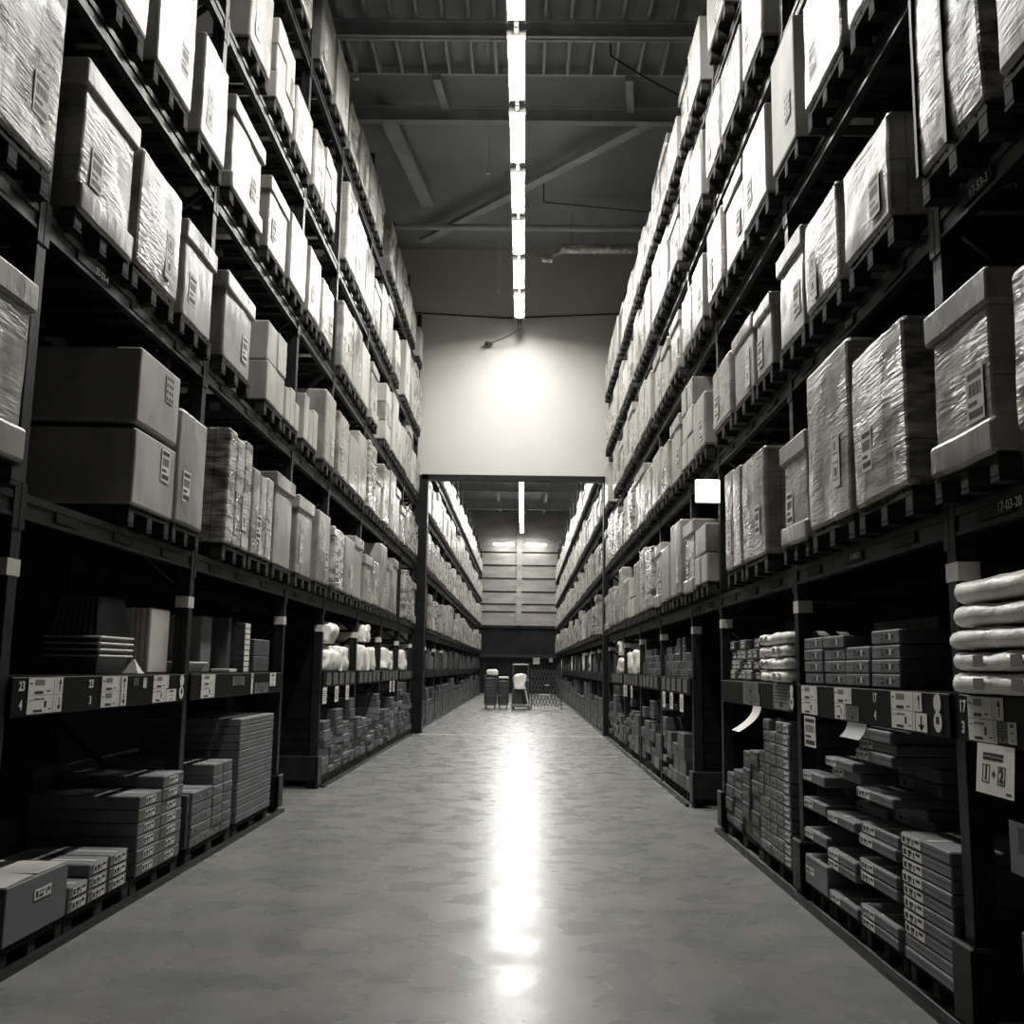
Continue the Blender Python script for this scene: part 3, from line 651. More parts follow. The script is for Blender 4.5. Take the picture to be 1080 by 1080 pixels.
def disc(parent, root, s, x, y):       # round white badge, half hidden in the board
    mb = MB()
    for (ym, zz, r) in ((0, .045, .045), (0, -.045, .05)): mb.tube((0, ym, zz), (.004, ym, zz), r, 18)
    mb.box(.0042, .0046, -.02, .02, -.055, -.02, 1)
    return obj('round_badge', mb.mesh('round_badge', ['paper', 'ink']), parent, (x - root.location.x - s * .0235, y - root.location.y, 1.415), 0 if s < 0 else PI)
disc(b1, rack_l, -1, XL, 8.12); disc(b4, rack_r, 1, XR, 5.12); disc(b5, rack_r, 1, XR, 7.88)
for i in range(4, 8): 
    q = shelf(rack_l, -1, XL, LP[i], LP[i + 1], False)
    for k in range(5): card(q, rack_l, -1, XL, LP[i] + .3 + k * .5, LP[i] + .6 + k * .5, 1.33, 1.49, 'grey')
    q = shelf(rack_r, 1, XR, RP[i], RP[i + 1], False)
    for k in range(5): card(q, rack_r, 1, XR, RP[i] + .3 + k * .5, RP[i] + .6 + k * .5, 1.33, 1.49, 'grey')
for i in range(13):
    shelf(rack_lf, -1, XL, LPF[i], LPF[i + 1], False); shelf(rack_rf, 1, XR, RPF[i], RPF[i + 1], False)

# ------------------------------------------------------------------ cartons
CM = {}; NC = [0]
def carton(s, xf, yc, z, w, d, h, m, lab, group, sticker=None, rz=0, soft=.008):
    NC[0] += 1
    key = (round(w, 3), round(d, 3), round(h, 3), m)
    if key not in CM:
        b = MB(); b.cbox(-d / 2, d / 2, -w / 2, w / 2, 0, h, soft)
        if h > .05: b.box(-d / 2 + .02, d / 2 - .02, -.022, .022, h, h + .0012, 1); b.box(d / 2, d / 2 + .0008, -w / 2 + .012, w / 2 - .012, h - .028, h - .025, 2)
        CM[key] = b.mesh('carton', [m, 'kraft_mid' if m == 'kraft_dark' else 'kraft', 'ink'])
    o = obj('carton', CM[key], None, (xf + s * d / 2, yc, z), (0 if s < 0 else PI) + rz); tag(o, lab, 'box', group)
    if sticker:
        sw, sh, st, off = sticker; k2 = ('st', round(sw, 3), round(sh, 3), st)
        if k2 not in CM:
            if st == 'strip':
                b = MB(); b.box(0, .0015, -sw / 2, sw / 2, -sh / 2, sh / 2, 0)
                for q0, q1, r0, r1 in ((-.45, -.3, -.3, .3), (-.22, -.02, -.1, .32), (-.2, -.08, -.38, -.2), (.06, .12, -.35, .3), (.2, .42, .02, .34)): b.box(.001, .0024, q0 * sw, q1 * sw, r0 * sh, r1 * sh, 1)
                CM[k2] = b.mesh('label', ['paper', 'ink'])
            elif st == 'print':
                b = MB()
                for q0, q1, r0, r1, mm in ((-.45, -.3, -.4, -.1, 1), (-.45, -.3, .1, .4, 1), (-.18, .05, -.3, .3, 1), (.1, .2, -.4, .42, 0), (.25, .42, -.25, .2, 1)): b.box(0, .0015, q0 * sw, q1 * sw, r0 * sh, r1 * sh, mm)
                b.box(0, .0006, -.5 * sw, .5 * sw, -.5 * sh, .5 * sh, 2); CM[k2] = b.mesh('printed_mark', ['paper', 'ink', 'kraft_mid'])
            else:
                b = MB(); b.box(0, .0015, -sw / 2, sw / 2, -sh / 2, sh / 2, 0); b.box(.001, .0024, -.3 * sw, -.05 * sw, -.3 * sh, .3 * sh, 1); b.box(.001, .0024, .1 * sw, .35 * sw, -.1 * sh, .1 * sh, 1)
                CM[k2] = b.mesh('label', ['grey_plastic', 'ink'])
        c = obj('printed_mark' if st == 'print' else 'label', CM[k2], o, (d / 2 + .0006, off * w, h * .5)); c['label'] = 'printed black marks' if st == 'print' else 'white printed label' if st == 'strip' else 'grey label'
    return o
def floor_pallet(s, xf, y0, y1, label, group):
    t = tag(obj('pallet', PAL, None, (xf + s * .52, (y0 + y1) / 2, 0), 0 if s < 0 else PI, ), label, 'pallet', group); t.scale = (1.04, (y1 - y0) / .8, .9); return t
gl = 'boxes on the floor pallets, left rack'; gr = 'boxes on the floor pallets, right rack'
PZ = .134
# --- left, first bay: big open box, labelled cartons, stack of six
floor_pallet(-1, -2.66, 5.49, 6.22, 'low dark pallet under the big box, near left floor', 'floor pallets')
floor_pallet(-1, -2.66, 6.24, 7.24, 'low dark pallet under the white-labelled cartons, left floor', 'floor pallets')
floor_pallet(-1, -2.66, 7.26, 8.2, 'low dark pallet under the six-high carton stack, left floor', 'floor pallets')
t = thing('big_carton', 'big grey box with half-open top flaps, near left corner of the floor', 'box', (-2.64 - .45, 5.84, PZ + .003))
MB().cbox(-.45, .45, -.365, .365, 0, .30, .006).build('carton_body', 'kraft_mid', t)
mb = MB(); mb.bar((-.02, -.57, .304), (-.02, .57, .318), .86, .008); mb2 = MB(); 
mb = MB(); mb.add([(-.44, -.36, .303), (.44, -.36, .303), (.44, -.06, .312), (-.44, -.02, .345)], [(0, 1, 2, 3)], 0); mb.add([(-.44, -.36, .297), (.44, -.36, .297), (.44, -.06, .306), (-.44, -.02, .339)], [(3, 2, 1, 0)], 0)
mb.build('flap', 'kraft', t)
mb = MB(); mb.box(-.44, .44, .0, .36, .301, .307); mb.build('flap', 'kraft', t)
o = obj('label', print_sheet(.2, .055, 2).mesh('label', ['paper', 'ink', 'grey_ink']), t, (.452, .05, .2)); o['label'] = 'white printed label'
st = (.15, .05, 'strip', .05)
for c, (y, nrow) in enumerate(((6.37, 2), (6.66, 3), (6.98, 3))):
    for r in range(nrow):
        carton(-1, -2.64, y, PZ + r * .078, (.26, .29, .30)[c], .62, .076, 'kraft_mid', 'low labelled carton beside the big box, %s up in the %s column' % (ORD[r + 1], ORD[c + 1]), gl, (.19, .052, 'strip', .05))
b = MB(); b.box(-.12, .12, -.06, .06, 0, .001)
for k, (x, y) in enumerate(((-2.78, 6.62), (-2.80, 6.92))):
    pass
for c, (y, nrow, zz) in enumerate(((7.53, 6, 0), (7.98, 7, 0))):
    for r in range(nrow):
        carton(-1, -2.64 - R.uniform(0, .008), y, PZ + r * .091, .45, .78, .089, 'kraft_mid', 'grey carton with white label, %s up in the %s column of the six-high stack' % (ORD[r + 1], ('nearer', 'further')[c]), gl, (.19, .05, 'strip', -.02))
for c, (y, nrow) in enumerate(((7.1, 4), (7.75, 7))):
    for r in range(nrow):
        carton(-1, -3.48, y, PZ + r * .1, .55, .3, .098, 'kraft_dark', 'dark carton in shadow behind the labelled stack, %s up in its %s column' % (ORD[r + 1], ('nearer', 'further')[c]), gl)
# --- left, second bay: four narrow columns, and the tall flat-panel stack
floor_pallet(-1, -2.66, 8.42, 9.66, 'low dark pallet under four narrow carton columns, left floor', 'floor pallets')
floor_pallet(-1, -2.66, 9.76, 11.05, 'low dark pallet under the tall stack of flat boxes, left floor', 'floor pallets')
for c, (y, nrow) in enumerate(((8.60, 5), (8.88, 5), (9.17, 7), (9.47, 7))):
    for r in range(nrow):
        h = .082 if r < nrow - 1 else .098
        carton(-1, -2.64 - R.uniform(0, .012), y, PZ + r * .0841, .275, .8 if r < 5 else .9, h, 'kraft_mid', 'narrow grey carton, %s up in the %s of four columns on the left floor' % (ORD[r + 1], ORD[c + 1]), gl, (.2, .03, 'grey', 0))
carton(-1, -2.66, 8.42, PZ, .06, .6, .42, 'kraft_dark', 'dark upright board pack beside the four narrow carton columns', gl)
for r in range(13):
    carton(-1, -2.64, 10.42, PZ + r * .0735, 1.28, .95, .0715, 'kraft_mid', 'wide flat grey box, %s up in the tall left stack' % ORD[r + 1], gl)
# --- left, beyond the passage
row = 0
for i in range(4, 8):
    y = LP[i] + .12; ci = 0
    while y < LP[i + 1] - .35:
        w = min(R.uniform(.38, .62), LP[i + 1] - .12 - y); top = R.uniform(.35, 1.1); z = PZ; r = 0; h = R.choice((.09, .12, .16)); ci += 1
        far = i >= 7
        floor_pallet(-1, -2.66, y, y + w - .02, 'low pallet under the %s carton column of bay %s beyond the left passage' % (ORD[ci], ('one', 'two', 'three', 'four')[i - 4]), 'floor pallets')
        while z + h < top + PZ:
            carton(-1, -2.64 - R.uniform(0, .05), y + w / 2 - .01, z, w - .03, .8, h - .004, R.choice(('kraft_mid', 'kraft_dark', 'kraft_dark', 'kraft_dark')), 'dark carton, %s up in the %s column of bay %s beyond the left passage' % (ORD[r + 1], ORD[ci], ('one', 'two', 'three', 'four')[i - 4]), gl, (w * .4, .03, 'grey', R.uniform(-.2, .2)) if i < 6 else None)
            z += h; r += 1
        y += w + R.uniform(0, .08)
# --- right, near bay: open crate of upright packs over a second one
floor_pallet(1, 2.06, 3.5, 4.72, 'low dark pallet under the open cartons, near right corner', 'floor pallets')
t = thing('open_carton', 'open grey carton holding upright packs, right edge beneath the paper sign', 'box', (2.02 + .4, 3.92, .80), PI)
mb = MB(); mb.box(-.4, -.39, -.5, .5, 0, .21); mb.box(.39, .4, -.5, .5, 0, .21); mb.box(-.39, .39, -.5, -.49, 0, .21); mb.box(-.39, .39, .49, .5, 0, .21); mb.box(-.39, .39, -.49, .49, 0, .01)
mb.build('carton_body', 'kraft_mid', t)
o = obj('tape_patch', MB().box(0, .001, -.06, .06, -.05, .05).mesh('tape_patch', 'kraft_dark'), t, (.401, -.36, .14)); 
for k in range(8):
    y = 4.34 - k * .055
    tag(obj('upright_pack', MB().cbox(-.32, .32, -.024, .024, 0, .30, .006).mesh('upright_pack', 'grey_plastic') if k == 0 else bpy.data.objects['upright_pack'].data, None, (2.44, y, .812)), 'slim grey pack standing in the open carton, %s from its far end' % ORD[k + 1], 'pack', 'packs in the open carton')
for r, (dz, hh) in enumerate(((PZ, .22), (PZ + .222, .22), (PZ + .444, .222))):
    carton(1, 2.04 + (.05, .0, .06)[r], 3.95, dz, .92, .8, hh - .003, 'kraft_mid', 'large grey carton under the open one at the right edge, %s up' % ORD[r + 1], gr)
# --- right, second bay: four uneven columns of flat cartons
floor_pallet(1, 2.06, 5.05, 5.72, 'low dark pallet under the neat label column, right floor', 'floor pallets')
floor_pallet(1, 2.06, 5.75, 6.42, 'low dark pallet under the second carton column, right floor', 'floor pallets')
floor_pallet(1, 2.06, 6.45, 7.08, 'low dark pallet under the third carton column, right floor', 'floor pallets')
floor_pallet(1, 2.06, 7.10, 7.6, 'low dark pallet under the fourth carton column, right floor', 'floor pallets')
for r in range(10):
    carton(1, 2.02 + R.uniform(0, .006), 5.365, PZ + r * .064, .64, .7, .062, 'kraft_mid', 'flat carton in the neat label column by the second right post, %s up' % ORD[r + 1], gr, (.26, .046, 'strip', -.27) if r > 1 else None)
ZZ = [(0, .062), (0, .062), (.25, .07), (.3, .06), (0, .066), (0, .066), (.2, .075), (0, .066), (.02, .066), (.22, .08), (.18, .06), (0, .062), (.25, .08), (.25, .08), (0, .066), (.02, .06)]
def uneven(yc, w, seq, name):
    z = PZ
    for r, (off, h) in enumerate(seq):
        if off is None: z += h; continue
        m = 'kraft_mid'
        carton(1, 2.02 + off, yc + R.uniform(-.012, .012), z, w, .72, h - .003, m, 'flat grey carton, %s up in the %s uneven column on the right floor' % (ORD[r + 1], name), gr, (.2, .045, 'strip', -.26) if off < .1 else (.2, .045, 'grey', -.26))
        z += h
uneven(6.08, .62, ZZ + [(0, .07)], 'first'); uneven(6.75, .58, [(0, .07), (.3, .08), (.26, .06), (0, .062), (0, .062), (.28, .1), (.24, .07), (0, .066), (.2, .07), (.3, .06), (.26, .09), (.05, .07), (.0, .062), (.22, .07)], 'second')
uneven(7.34, .54, [(0, .20), (.3, .11), (0, .075), (.3, .13), (0, .08), (.3, .11), (0, .075)], 'third')
# cartons on the shelf above
for c, (y, nrow, w) in enumerate(((7.44, 4, .46), (6.95, 4, .46), (6.47, 3, .45), (5.97, 4, .46))):
    for r in range(nrow):
        zz = SZ + r * .082 + (.004 if c == 3 and r == 3 else 0)
        carton(1, 2.07 + R.uniform(0, .01), y, zz, w, .75, .079, 'kraft_mid', 'small carton with black print, %s up in the %s column on the right shelf' % (ORD[r + 1], ORD[4 - c]), 'cartons on the right shelf', (.24, .045, 'print', .1))
carton(1, 2.6, 7.1, SZ + .33, 1.2, .5, .12, 'kraft_dark', 'long dark box lying behind the shelf cartons, second right bay', 'cartons on the right shelf')
# --- right, third bay: tall wall of small boxes and dark stacks
floor_pallet(1, 2.06, 7.92, 8.98, 'low dark pallet under the tall wall of small boxes, right floor', 'floor pallets')
floor_pallet(1, 2.06, 9.05, 10.58, 'low dark pallet under the dark stacks by the right passage', 'floor pallets')
for c, (y, nrow) in enumerate(((8.10, 12), (8.31, 12), (8.52, 11), (8.74, 12), (8.93, 9))):
    for r in range(nrow):
        carton(1, 2.02 + R.uniform(0, .012), y, PZ + r * .09, .205 if c < 4 else .16, .6, .087, 'kraft_mid', 'small box with pale face, %s up in the %s column of the box wall' % (ORD[r + 1], ORD[c + 1]), gr, (.14, .055, 'strip' if c == 0 else 'grey', 0))
for c, (y, w, nrow, h) in enumerate(((9.26, .36, 6, .13), (9.62, .32, 5, .15), (10.02, .42, 6, .09), (10.42, .36, 4, .12))):
    for r in range(nrow):
        carton(1, 2.03 + R.uniform(0, .03), y, PZ + r * h, w - .03, .7, h - .004, 'kraft_dark', 'dark box, %s up in the %s stack before the right passage' % (ORD[r + 1], ORD[c + 1]), gr, (w * .5, .03, 'grey', 0))
for c in range(6):
    for r in range(4 if c % 2 else 3):
        carton(1, 2.08 + R.uniform(0, .03), 9.13 + c * .245, SZ + r * .095, .235, .4, .092, R.choice(('kraft_mid', 'grey_plastic', 'kraft_dark')), 'little boxed item, %s up in the %s column, shelf by the right passage' % (ORD[r + 1], ORD[c + 1]), 'little boxes on the right shelf', (.13, .05, 'strip', 0))
# --- right, beyond the passage
left_over = MB()
for i in range(4, 8):
    y = RP[i] + .12; ci = 0; nm = ('one', 'two', 'three', 'four')[i - 4]
    while y < RP[i + 1] - .35:
        w = min(R.uniform(.4, .7), RP[i + 1] - .12 - y); top = R.uniform(.5, 1.15); z = PZ; r = 0; h = R.choice((.09, .13, .17)); ci += 1
        floor_pallet(1, 2.06, y, y + w - .02, 'low pallet under the %s carton column of bay %s beyond the right passage' % (ORD[ci], nm), 'floor pallets')
        while z + h < top + PZ:
            off = R.choice((0, 0, .02, .25))
            if NC[0] < 300: carton(1, 2.03 + off, y + w / 2 - .01, z, w - .03, .7, h - .004, R.choice(('kraft_mid', 'kraft_dark', 'kraft_dark', 'kraft_dark')), 'dark carton, %s up in the %s column of bay %s beyond the right passage' % (ORD[r + 1], ORD[ci], nm), gr, (w * .4, .03, 'grey', R.uniform(-.2, .2)))
            else: left_over.cbox(2.03 + off, 2.73 + off, y + .01, y + w - .02, z, z + h - .004, .006, R.choice((0, 1)))
            z += h; r += 1
        y += w + R.uniform(0, .08)
    if i in (4, 5):
        y = RP[i] + .13
        while y < RP[i + 1] - .3:
            w = min(R.uniform(.2, .3), RP[i + 1] - .12 - y); z = SZ
            for r in range(R.choice((2, 3, 4, 5))):
                left_over.cbox(2.09, 2.5, y, y + w - .01, z, z + .10, .006, R.choice((0, 1))); z += .103
            y += w
for i in range(13):                # far hall floor and shelf goods
    for s in (-1, 1):
        y = LPF[i] + .16
        while y < LPF[i + 1] - .3:
            w = min(R.uniform(.35, .75), LPF[i + 1] - .12 - y); h = R.uniform(.5, 1.1); x = (2.04 if s > 0 else -2.66); a, b = sorted((x, x + s * .8)); z = .02
            while z < h: left_over.cbox(a, b, y, y + w - .02, z, z + .16, .008, R.choice((0, 1, 1))); z += .165
            h = R.uniform(.2, .65); x += s * .06; a, b = sorted((x, x + s * .6)); s > 0 and any(bb - .1 < y + w and y < bb + 1 for bb in (32.0, 36.0, 44.5, 56.0)) or left_over.cbox(a, b, y, y + w - .02, SZ, SZ + h, .01, R.choice((0, 1, 1)))
            y += w + R.uniform(0, .1)
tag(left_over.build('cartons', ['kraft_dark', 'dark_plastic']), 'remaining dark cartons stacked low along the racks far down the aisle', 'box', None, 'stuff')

# ------------------------------------------------------------------ soft bags and other goods on the shelves
def bag(s, xf, y0, y1, z, d, h, m, lab, cat, group, seed, amp=.018, marks=True, freq=3.5, name='plastic_bag'):
    w = y1 - y0; b = MB().rbox(w, d, h, min(.04, h * .4), (10, 14, 6), amp, seed, .012, 0, 0, 0, 0, freq)
    zmin = min(v[2] for v in b.v); xmax = max(v[0] for v in b.v); b.v = [(x, y, max(zz, -.0) if zz < .03 else zz) for x, y, zz in b.v]
    o = tag(obj(name, b.mesh(name, m), None, (xf + s * d / 2, (y0 + y1) / 2, z), 0 if s < 0 else PI), lab, cat, group)
    o.data.set_sharp_from_angle(angle=1.3)
    if marks:
        for q in (-.2, .12):
            c = MB().box(0, .002, q * w - .05, q * w + .05, -.025, .025, 0).build('printed_mark', 'grey_ink', o, (d / 2 + .014, 0, h * .5)); c['label'] = 'grey printed mark'
    return o
for k, (y1, h) in enumerate(((4.82, .098), (4.81, .098), (4.825, .098), (4.80, .105), (4.78, .112))):
    bag(1, 1.97, 3.72, y1, SZ + sum((.098, .098, .098, .105, .112)[:k]), .72, h - .013, 'white_plastic', 'white soft pack above the 17-3 board, %s up in its pile' % ORD[k + 1], 'bag', 'white soft packs at right', k + 3, .013, marks=k in (0, 1))
for c, (y0, y1) in enumerate(((7.91, 8.40), (8.44, 8.95))):
    for r in range(4):
        bag(1, 2.0 + .03 * c, y0, y1, SZ + r * .10,  .5, .088, 'white_plastic' if (r + c) % 3 else 'white_matte', 'white wrapped pack, %s up in the %s pile next to the printed shelf cartons' % (ORD[r + 1], ('nearer', 'further')[c]), 'bag', 'white packs beside the printed cartons', 20 + c * 4 + r, .014, marks=(r + c) % 2 == 0)
LS = SZ
for k, (y0, y1, h, z) in enumerate(((14.05, 14.9, .30, 0), (15.0, 15.9, .34, 0), (14.2, 14.8, .25, .38), (17.0, 17.8, .40, 0), (17.9, 18.7, .36, 0), (17.2, 17.9, .28, .48), (20.2, 21.0, .38, 0), (22.6, 23.4, .4, 0))):
    bag(-1, -2.70 + .02, y0, y1, LS + z, .6, h, 'white_plastic', 'crumpled white bag on the left shelf past the passage, %s one from the front' % ORD[k + 1], 'bag', 'crumpled bags on the left shelf', 40 + k, .07, False, 5)
for k, (y0, y1, h, z) in enumerate(((18.5, 19.2, .42, 0), (19.3, 20.1, .40, 0), (21.5, 22.3, .30, 0), (21.6, 22.2, .28, .38))):
    bag(1, 2.03, y0, y1, LS + z, .6, h, 'white_plastic', 'crumpled white bag on the right shelf past the passage, %s one from the front' % ORD[k + 1], 'bag', 'crumpled bags on the right shelf', 60 + k, .06, False, 5)
for k, y in enumerate((32.0, 36.0, 44.5, 56.0)):
    t = bag(1, 2.10, y, y + .9, LS, .35, .62, 'white_plastic', 'white bundle on the far right shelf beyond the doorway, %s one' % ORD[k + 1], 'bundle', 'white bundles in the far hall', 70 + k, .05, False, 4, name='white_bundle')
# left first bay: trays, fluted basket, white boards
def frustum(b, x, y, z0, z1, a0, b0, a1, b1, mi=0):
    vs = [(x - a0, y - b0, z0), (x + a0, y - b0, z0), (x + a0, y + b0, z0), (x - a0, y + b0, z0), (x - a1, y - b1, z1), (x + a1, y - b1, z1), (x + a1, y + b1, z1), (x - a1, y + b1, z1)]
    b.add(vs, [(0, 3, 2, 1), (4, 5, 6, 7), (0, 1, 5, 4), (1, 2, 6, 5), (2, 3, 7, 6), (3, 0, 4, 7)], mi)
TX, TY = -2.955, 7.02
for k in range(4):
    b = MB(); z = .0; o0 = .11 if k == 0 else .026
    if k == 0: frustum(b, 0, 0, 0, .11, .14, .22, .165, .26, 0)
    else: frustum(b, 0, 0, 0, .026, .155, .25, .165, .26, 0)
    b.cbox(-.19, .19, -.29, .29, o0, o0 + .014, .004, 1)
    tag(b.build('storage_tray', ['grey_plastic' if k == 0 else 'dark_plastic', 'white_matte'], None, (TX, TY, LS + (0, .125, .166, .207)[k])), 'dark storage tray with white rim, %s up in the nested pile on the left shelf' % ORD[k + 1], 'tray', 'nested trays on the left shelf')
b = MB(); m_ = 64; pts = []
def outline(sc, dep):
    out = []
    for i in range(m_):
        t_ = i / m_ * 4; sd = int(t_); f_ = t_ - sd; a, c_ = .17 * sc, .26 * sc
        p = [(-a + 2 * a * f_, -c_), (a, -c_ + 2 * c_ * f_), (a - 2 * a * f_, c_), (-a, c_ - 2 * c_ * f_)][sd]
        e = dep if i % 2 else -dep; nx, ny = [(0, -1), (1, 0), (0, 1), (-1, 0)][sd]; out.append((p[0] + nx * e, p[1] + ny * e))
    return out
lo, hi = outline(1, .012), outline(.80, .010)
b.add([(x, y, 0) for x, y in lo] + [(x, y, .26) for x, y in hi], [(i, (i + 1) % m_, m_ + (i + 1) % m_, m_ + i) for i in range(m_)] + [tuple(range(m_))[::-1], tuple(range(m_, 2 * m_))])
tag(b.build('fluted_basket', 'dark_plastic', None, (TX, TY, LS + .249)), 'upturned dark fluted basket on top of the nested trays', 'basket')
for k in range(9):
    x = -2.83 - k * .043
    tag(MB().cbox(-.02, .02, -.21, .21, 0, .49 - .004 * (k % 3), .010).build('white_board', 'white_matte', None, (x, 7.94, LS)), 'white upright board in the row beside the nested trays, %s from the aisle' % ORD[k + 1], 'board', 'white boards on the left shelf')
b = MB(); frustum(b, 0, 0, 0, .012, .06, .06, .055, .055); frustum(b, 0, 0, .012, .10, .05, .05, .005, .005)
tag(b.build('paper_cone', 'white_matte', None, (-2.80, 7.42, LS)), 'little pale cone in front of the white boards', 'cone')
for k, (y, x, w, h, m) in enumerate(((9.05, -2.95, .10, .50, 'kraft_mid'), (9.35, -2.88, .30, .50, 'kraft_mid'), (9.95, -2.84, .10, .52, 'kraft_dark'))):
    tag(MB().cbox(-.5, .0, -w / 2, w / 2, 0, h, .008).build('upright_box', m, None, (x, y, LS)), ('slim dark upright box behind the second post, left shelf', 'broad grey upright box in the middle of the second left shelf', 'narrow dark upright box left of the pale label tower')[k], 'box')
b = MB(); frustum(b, 0, 0, 0, .075, .12, .20, .16, .25, 0); b.cbox(-.17, .17, -.26, .26, .075, .09, .003, 0)
tag(b.build('white_tray', 'white_matte', None, (-2.91, 8.72, LS)), 'shallow white tray at the front of the second left shelf', 'tray')
tag(MB().cbox(-.09, .09, -.12, .12, 0, .03, .004).build('flat_box', 'white_matte', None, (-2.83, 9.78, LS)), 'flat white box at the foot of the pale label tower', 'box')
for k in range(9):
    o = tag(MB().cbox(-.15, .15, -.10, .10, 0, .052, .004).build('small_carton', 'kraft_dark', None, (-2.88, 10.18, LS + k * .053)), 'tiny carton with white end, %s up in the pale label tower' % ORD[k + 1], 'box', 'pale label tower on the left shelf')
    c = MB().box(0, .002, -.09, .09, -.021, .021).build('label', 'paper', o, (.15, 0, .026)); c['label'] = 'white end label'
for k, (h, z) in enumerate(((.16, 0), (.17, .163))):
    tag(MB().cbox(-.3, .3, -.32, .32, 0, h, .008).build('dark_box', 'kraft_dark', None, (-3.05, 10.85, LS + z)), 'dark box on the left shelf by the passage post, %s of the pair' % ('lower', 'upper')[k], 'box')
# ------------------------------------------------------------------ hanging paper signs and tags
t = thing('paper_sign', 'white hanging paper sign reading 1 + 2 under the 17-3 board', 'sign', (2.02, 4.505, 1.305), 0)
t.rotation_euler = (0, -.10, PI)
b = MB(); b.add([(0, -.175, 0), (0, .175, 0), (.0, .19, -.21), (.0, -.165, -.21), (-.002, -.175, 0), (-.002, .175, 0), (-.002, .19, -.21), (-.002, -.165, -.21)], [(3, 2, 1, 0)[::-1], (4, 5, 6, 7)[::-1], (0, 1, 5, 4), (1, 2, 6, 5), (2, 3, 7, 6), (3, 0, 4, 7)])
b.build('sheet', 'paper', t)
b = MB()
for i, (a, c_) in enumerate(((-.11, .075), (-.11, .06))):
    q = a
    while q < c_: ww = R.uniform(.008, .02); b.box(.0005, .0018, q, q + ww, -.048 - i * .018, -.036 - i * .018); q += ww + .003
for yc in (-.075, .07): 
    for y0, y1, z0, z1 in ((-.034, .034, -.09, -.086), (-.034, .034, -.162, -.158), (-.034, -.030, -.162, -.086), (.030, .034, -.162, -.086)): b.box(.0005, .0018, yc + y0, yc + y1, z0, z1)
b.box(.0005, .0018, .12, .165, -.196, -.188)
b.build('printed_text', 'ink', t)
for tx, yc, sz in (('1', -.075, .078), ('+', -.003, .05), ('2', .07, .078)): obj('printed_text', text_mesh(tx, sz, 'ink', 'CENTER', .0025), t, (.0012, yc, -.125))
def curled(name, x, y, z, w, h, fl, sk, m, lab, cat='sign', rz=PI, marks=0):
    b = MB(); n_ = 7
    for e, fl_ in ((0, 0), (-.002, 1)):
        vs = [(fl * (i / n_) ** 2 + e, q * w / 2 + sk * (i / n_) ** 1.5, -h * i / n_) for i in range(n_ + 1) for q in (-1, 1)]
        b.add(vs, [(2 * i, 2 * i + 2, 2 * i + 3, 2 * i + 1)[::-1 if fl_ else 1] for i in range(n_)], 0, True)
    o = tag(obj(name, b.mesh(name, [m, 'ink']), None, (x, y, z), rz), lab, cat); o.data.set_sharp_from_angle(angle=1.0)
    return o
curled('paper_sign', 2.01, 8.98, 1.305, .30, .215, .17, -.10, 'paper', 'white curled paper sign hanging over the dark stacks, third right bay')
o = tag(obj('paper_sign', CARD.get('x') or print_sheet(.28, .21, 0).mesh('paper_sign', ['paper', 'ink', 'grey_ink']), None, (2.015, 7.36, 1.19), PI), 'white printed card hanging just past the third right post', 'sign')
curled('shelf_tag', 2.02, 6.35, 1.303, .36, .09, .06, .03, 'grey_plastic', 'grey curled tag drooping below the second right board', 'tag')
tg = {}
for s, x, y in ((-1, -2.68, 14.05), (-1, -2.68, 14.95), (-1, -2.68, 15.85), (-1, -2.68, 21.0), (-1, -2.68, 21.5), (1, 2.02, 13.3), (1, 2.02, 14.2), (1, 2.02, 14.95), (1, 2.02, 19.4), (1, 2.02, 20.4), (1, 2.02, 20.8)):
    k2 = tg[s] = tg.get(s, 0) + 1
    w_ = .28
    if 'tagmesh' not in CARD:
        b = MB(); b.box(0, .002, -.14, .14, -.22, 0, 0)
        for i in range(5): b.box(.0015, .003, -.09, .09, -.06 - i * .03, -.045 - i * .03, 1)
        CARD['tagmesh'] = b.mesh('hanging_tag', ['paper', 'grey_ink'])
    tag(obj('hanging_tag', CARD['tagmesh'], None, (x, y, 1.30), 0 if s < 0 else PI), 'white tag hanging from the %s shelf past the passage, %s from the front' % ('left' if s < 0 else 'right', ORD[k2]), 'tag', 'hanging tags')
t = thing('light_sign', 'bright blank lit sign box on the right post before the passage', 'sign', (2.05, 10.66, 3.34))
MB().cbox(-.27, -.01, -.03, .03, 0, .25, .01).build('sign_case', 'white_matte', t); MB().box(-.265, -.015, -.0325, -.0305, .005, .245).build('lit_face', 'sign_glow', t); MB().box(-.012, -.003, -.02, .06, .08, .17).build('bracket', 'steel', t)
# ------------------------------------------------------------------ things standing in the far hall
def roll_cage(x0, x1, y, h, lab, top):
    t = thing('roll_container', lab, 'trolley', ((x0 + x1) / 2, y, 0)); w = (x1 - x0) / 2
    b = MB(); b.cbox(-w, w, -.38, .38, .14, .20, .01); b.build('base', 'dark_plastic', t)
    for q in (-1, 1):
        for p in (-1, 1):
            MB().tube((q * (w - .06) - .02, p * .3, .065), (q * (w - .06) + .02, p * .3, .065), .06, 12).build('wheel', 'black', t); 
    b = MB()
    for q in (-1, 1): b.cbox(q * w - .015, q * w + .015, -.38, .38, .2, h, .008)
    b.cbox(-w, w, .35, .38, .2, h, .008)
    for i in range(9): b.tube((-w + .02 + i * (2 * w - .04) / 8, -.37, .2), (-w + .02 + i * (2 * w - .04) / 8, -.37, h * .9), .008, 6)
    for z in (.5, .9, h * .9): b.tube((-w, -.37, z), (w, -.37, z), .012, 6)
    b.build('cage', 'dark_plastic', t)
    MB().cbox(-w + .03, w - .03, -.33, .33, .2, h - .08, .02).build('dark_liner', 'kraft_dark', t)
    return t
YT = 40.9
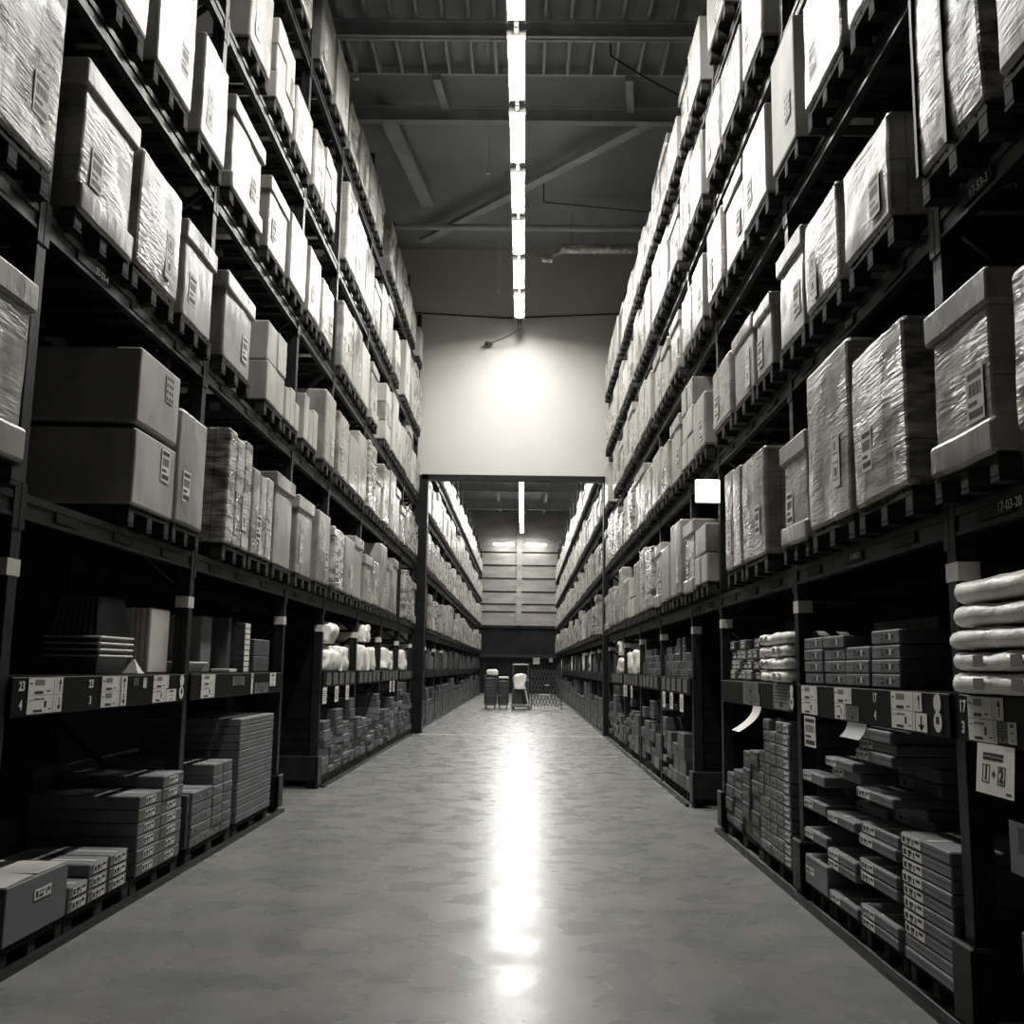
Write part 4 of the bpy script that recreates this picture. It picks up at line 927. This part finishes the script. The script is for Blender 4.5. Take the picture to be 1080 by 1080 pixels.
roll_cage(-1.50, -1.04, YT, 1.30, 'tall dark roll container standing leftmost in the far hall', None)
roll_cage(-.98, -.58, YT + .3, 1.18, 'lower dark roll container between tall container and truck, far hall', None)
bag(-1, -1.02, YT - .3, YT + .3, 1.301, .42, .20, 'white_plastic', 'white bundle lying on the leftmost roll container', 'bundle', None, 91, .04, False, 5, 'white_bundle')
tag(MB().cbox(-.19, .19, -.3, .3, 0, .07, .015).build('storage_tub', 'white_matte', None, (-.78, YT + .3, 1.181)), 'shallow white tub standing on the lower roll container', 'tub')
t = thing('picking_truck', 'small dark picking truck with mast, facing away, middle of the far hall', 'truck', (-.10, YT + .1, 0))
MB().cbox(-.36, .40, -.55, .45, .08, .20, .02).build('platform', 'grey_plastic', t)
MB().cbox(-.30, .36, .05, .5, .20, 1.15, .03).build('truck_body', 'dark_plastic', t)
b = MB()
for x in (-.30, .30): b.cbox(x - .035, x + .035, .42, .50, .2, 1.75, .008)
b.cbox(-.34, .34, .42, .50, 1.69, 1.77, .01); b.cbox(-.3, .3, .44, .48, 1.25, 1.32, .008)
b.build('mast', 'dark_plastic', t); MB().box(-.32, .30, .41, .418, 1.72, 1.755).build('reflective_band', 'tape', t)
for x in (-.28, .32):
    for y in (-.42, .36): MB().tube((x - .04, y, .08), (x + .04, y, .08), .08, 14).build('wheel', 'black', t)
MB().bar((.19, -.5, .75), (.30, -.45, .24), .07, .05).build('control_arm', 'white_matte', t)
MB().tube((-.1, -.03, 1.10), (.28, -.03, 1.17), .022, 10).build('handlebar', 'steel_light', t)
MB().cbox(-.34, .1, -.3, .05, .2, .72, .02).build('side_panel', 'dark_plastic', t)
bag(-1, .08, YT - .44, YT - .12, .78, .42, .56, 'white_plastic', 'full white sack propped on the picking truck', 'sack', None, 95, .07, False, 4, 'white_sack')
t = thing('folding_gate', 'folding lattice gate standing across the right half of the far hall', 'gate', (.92, YT, 0))
b = MB(); nseg = 9; W_ = 1.18; st_ = W_ / nseg
for z0 in (.12, .48, .84, 1.20):
    for i in range(nseg):
        x = -W_ / 2 + i * st_; z1 = z0 + .36
        b.bar((x, .0, z0), (x + st_, .0, z1), .02, .028); b.bar((x, .022, z1), (x + st_, .022, z0), .02, .028)
b.build('lattice', 'dark_plastic', t)
for x in (-W_ / 2, W_ / 2):
    b = MB(); b.cbox(x - .02, x + .02, -.02, .04, .08, 1.6, .005); b.box(x - .03, x + .03, -.25, .25, .05, .08); b.tube((x - .012, -.22, .04), (x + .012, -.22, .04), .04, 10); b.tube((x - .012, .22, .04), (x + .012, .22, .04), .04, 10); b.build('gate_post', 'dark_plastic', t)
b = MB(); b.tube((0, -.05, .95), (0, -.03, .95), .15, 22, 0); b.box(-.09, .09, -.053, -.05, .935, .965, 1); s_ = obj('round_plate', b.mesh('round_plate', ['black', 'paper']), t, (.02, 0, 0)); s_['label'] = 'dark round no-entry plate'
MB().box(-.3, .12, -.03, -.02, .56, .60).build('reflective_band', 'tape', t)
o = tag(MB().box(-.21, .21, -.03, 0, 0, .56).build('notice_board', 'paper', None, (.82, FAR - .001, 1.85)), 'white square notice on the dark far wall', 'sign')
b = MB(); b.box(-.12, .12, -.03, 0, 0, .34); tag(b.build('notice_board', 'paper', None, (1.75, FAR - .001, 2.0)), 'narrow pale notice on the far wall beside the right racks', 'sign')
# ------------------------------------------------------------------ world and colour management
wd = bpy.data.worlds.new('world'); bpy.context.scene.world = wd; wd.use_nodes = True
wd.node_tree.nodes['Background'].inputs[0].default_value = (0, 0, 0, 1)
sc = bpy.context.scene
sc.view_settings.view_transform = 'Standard'; sc.view_settings.look = 'None'; sc.view_settings.exposure = 0.1; sc.view_settings.gamma = 1; sc.view_settings.use_curve_mapping = False
sc.cycles.max_bounces = 6; sc.cycles.diffuse_bounces = 3; sc.cycles.glossy_bounces = 3; sc.cycles.sample_clamp_indirect = 8; sc.cycles.use_denoising = True
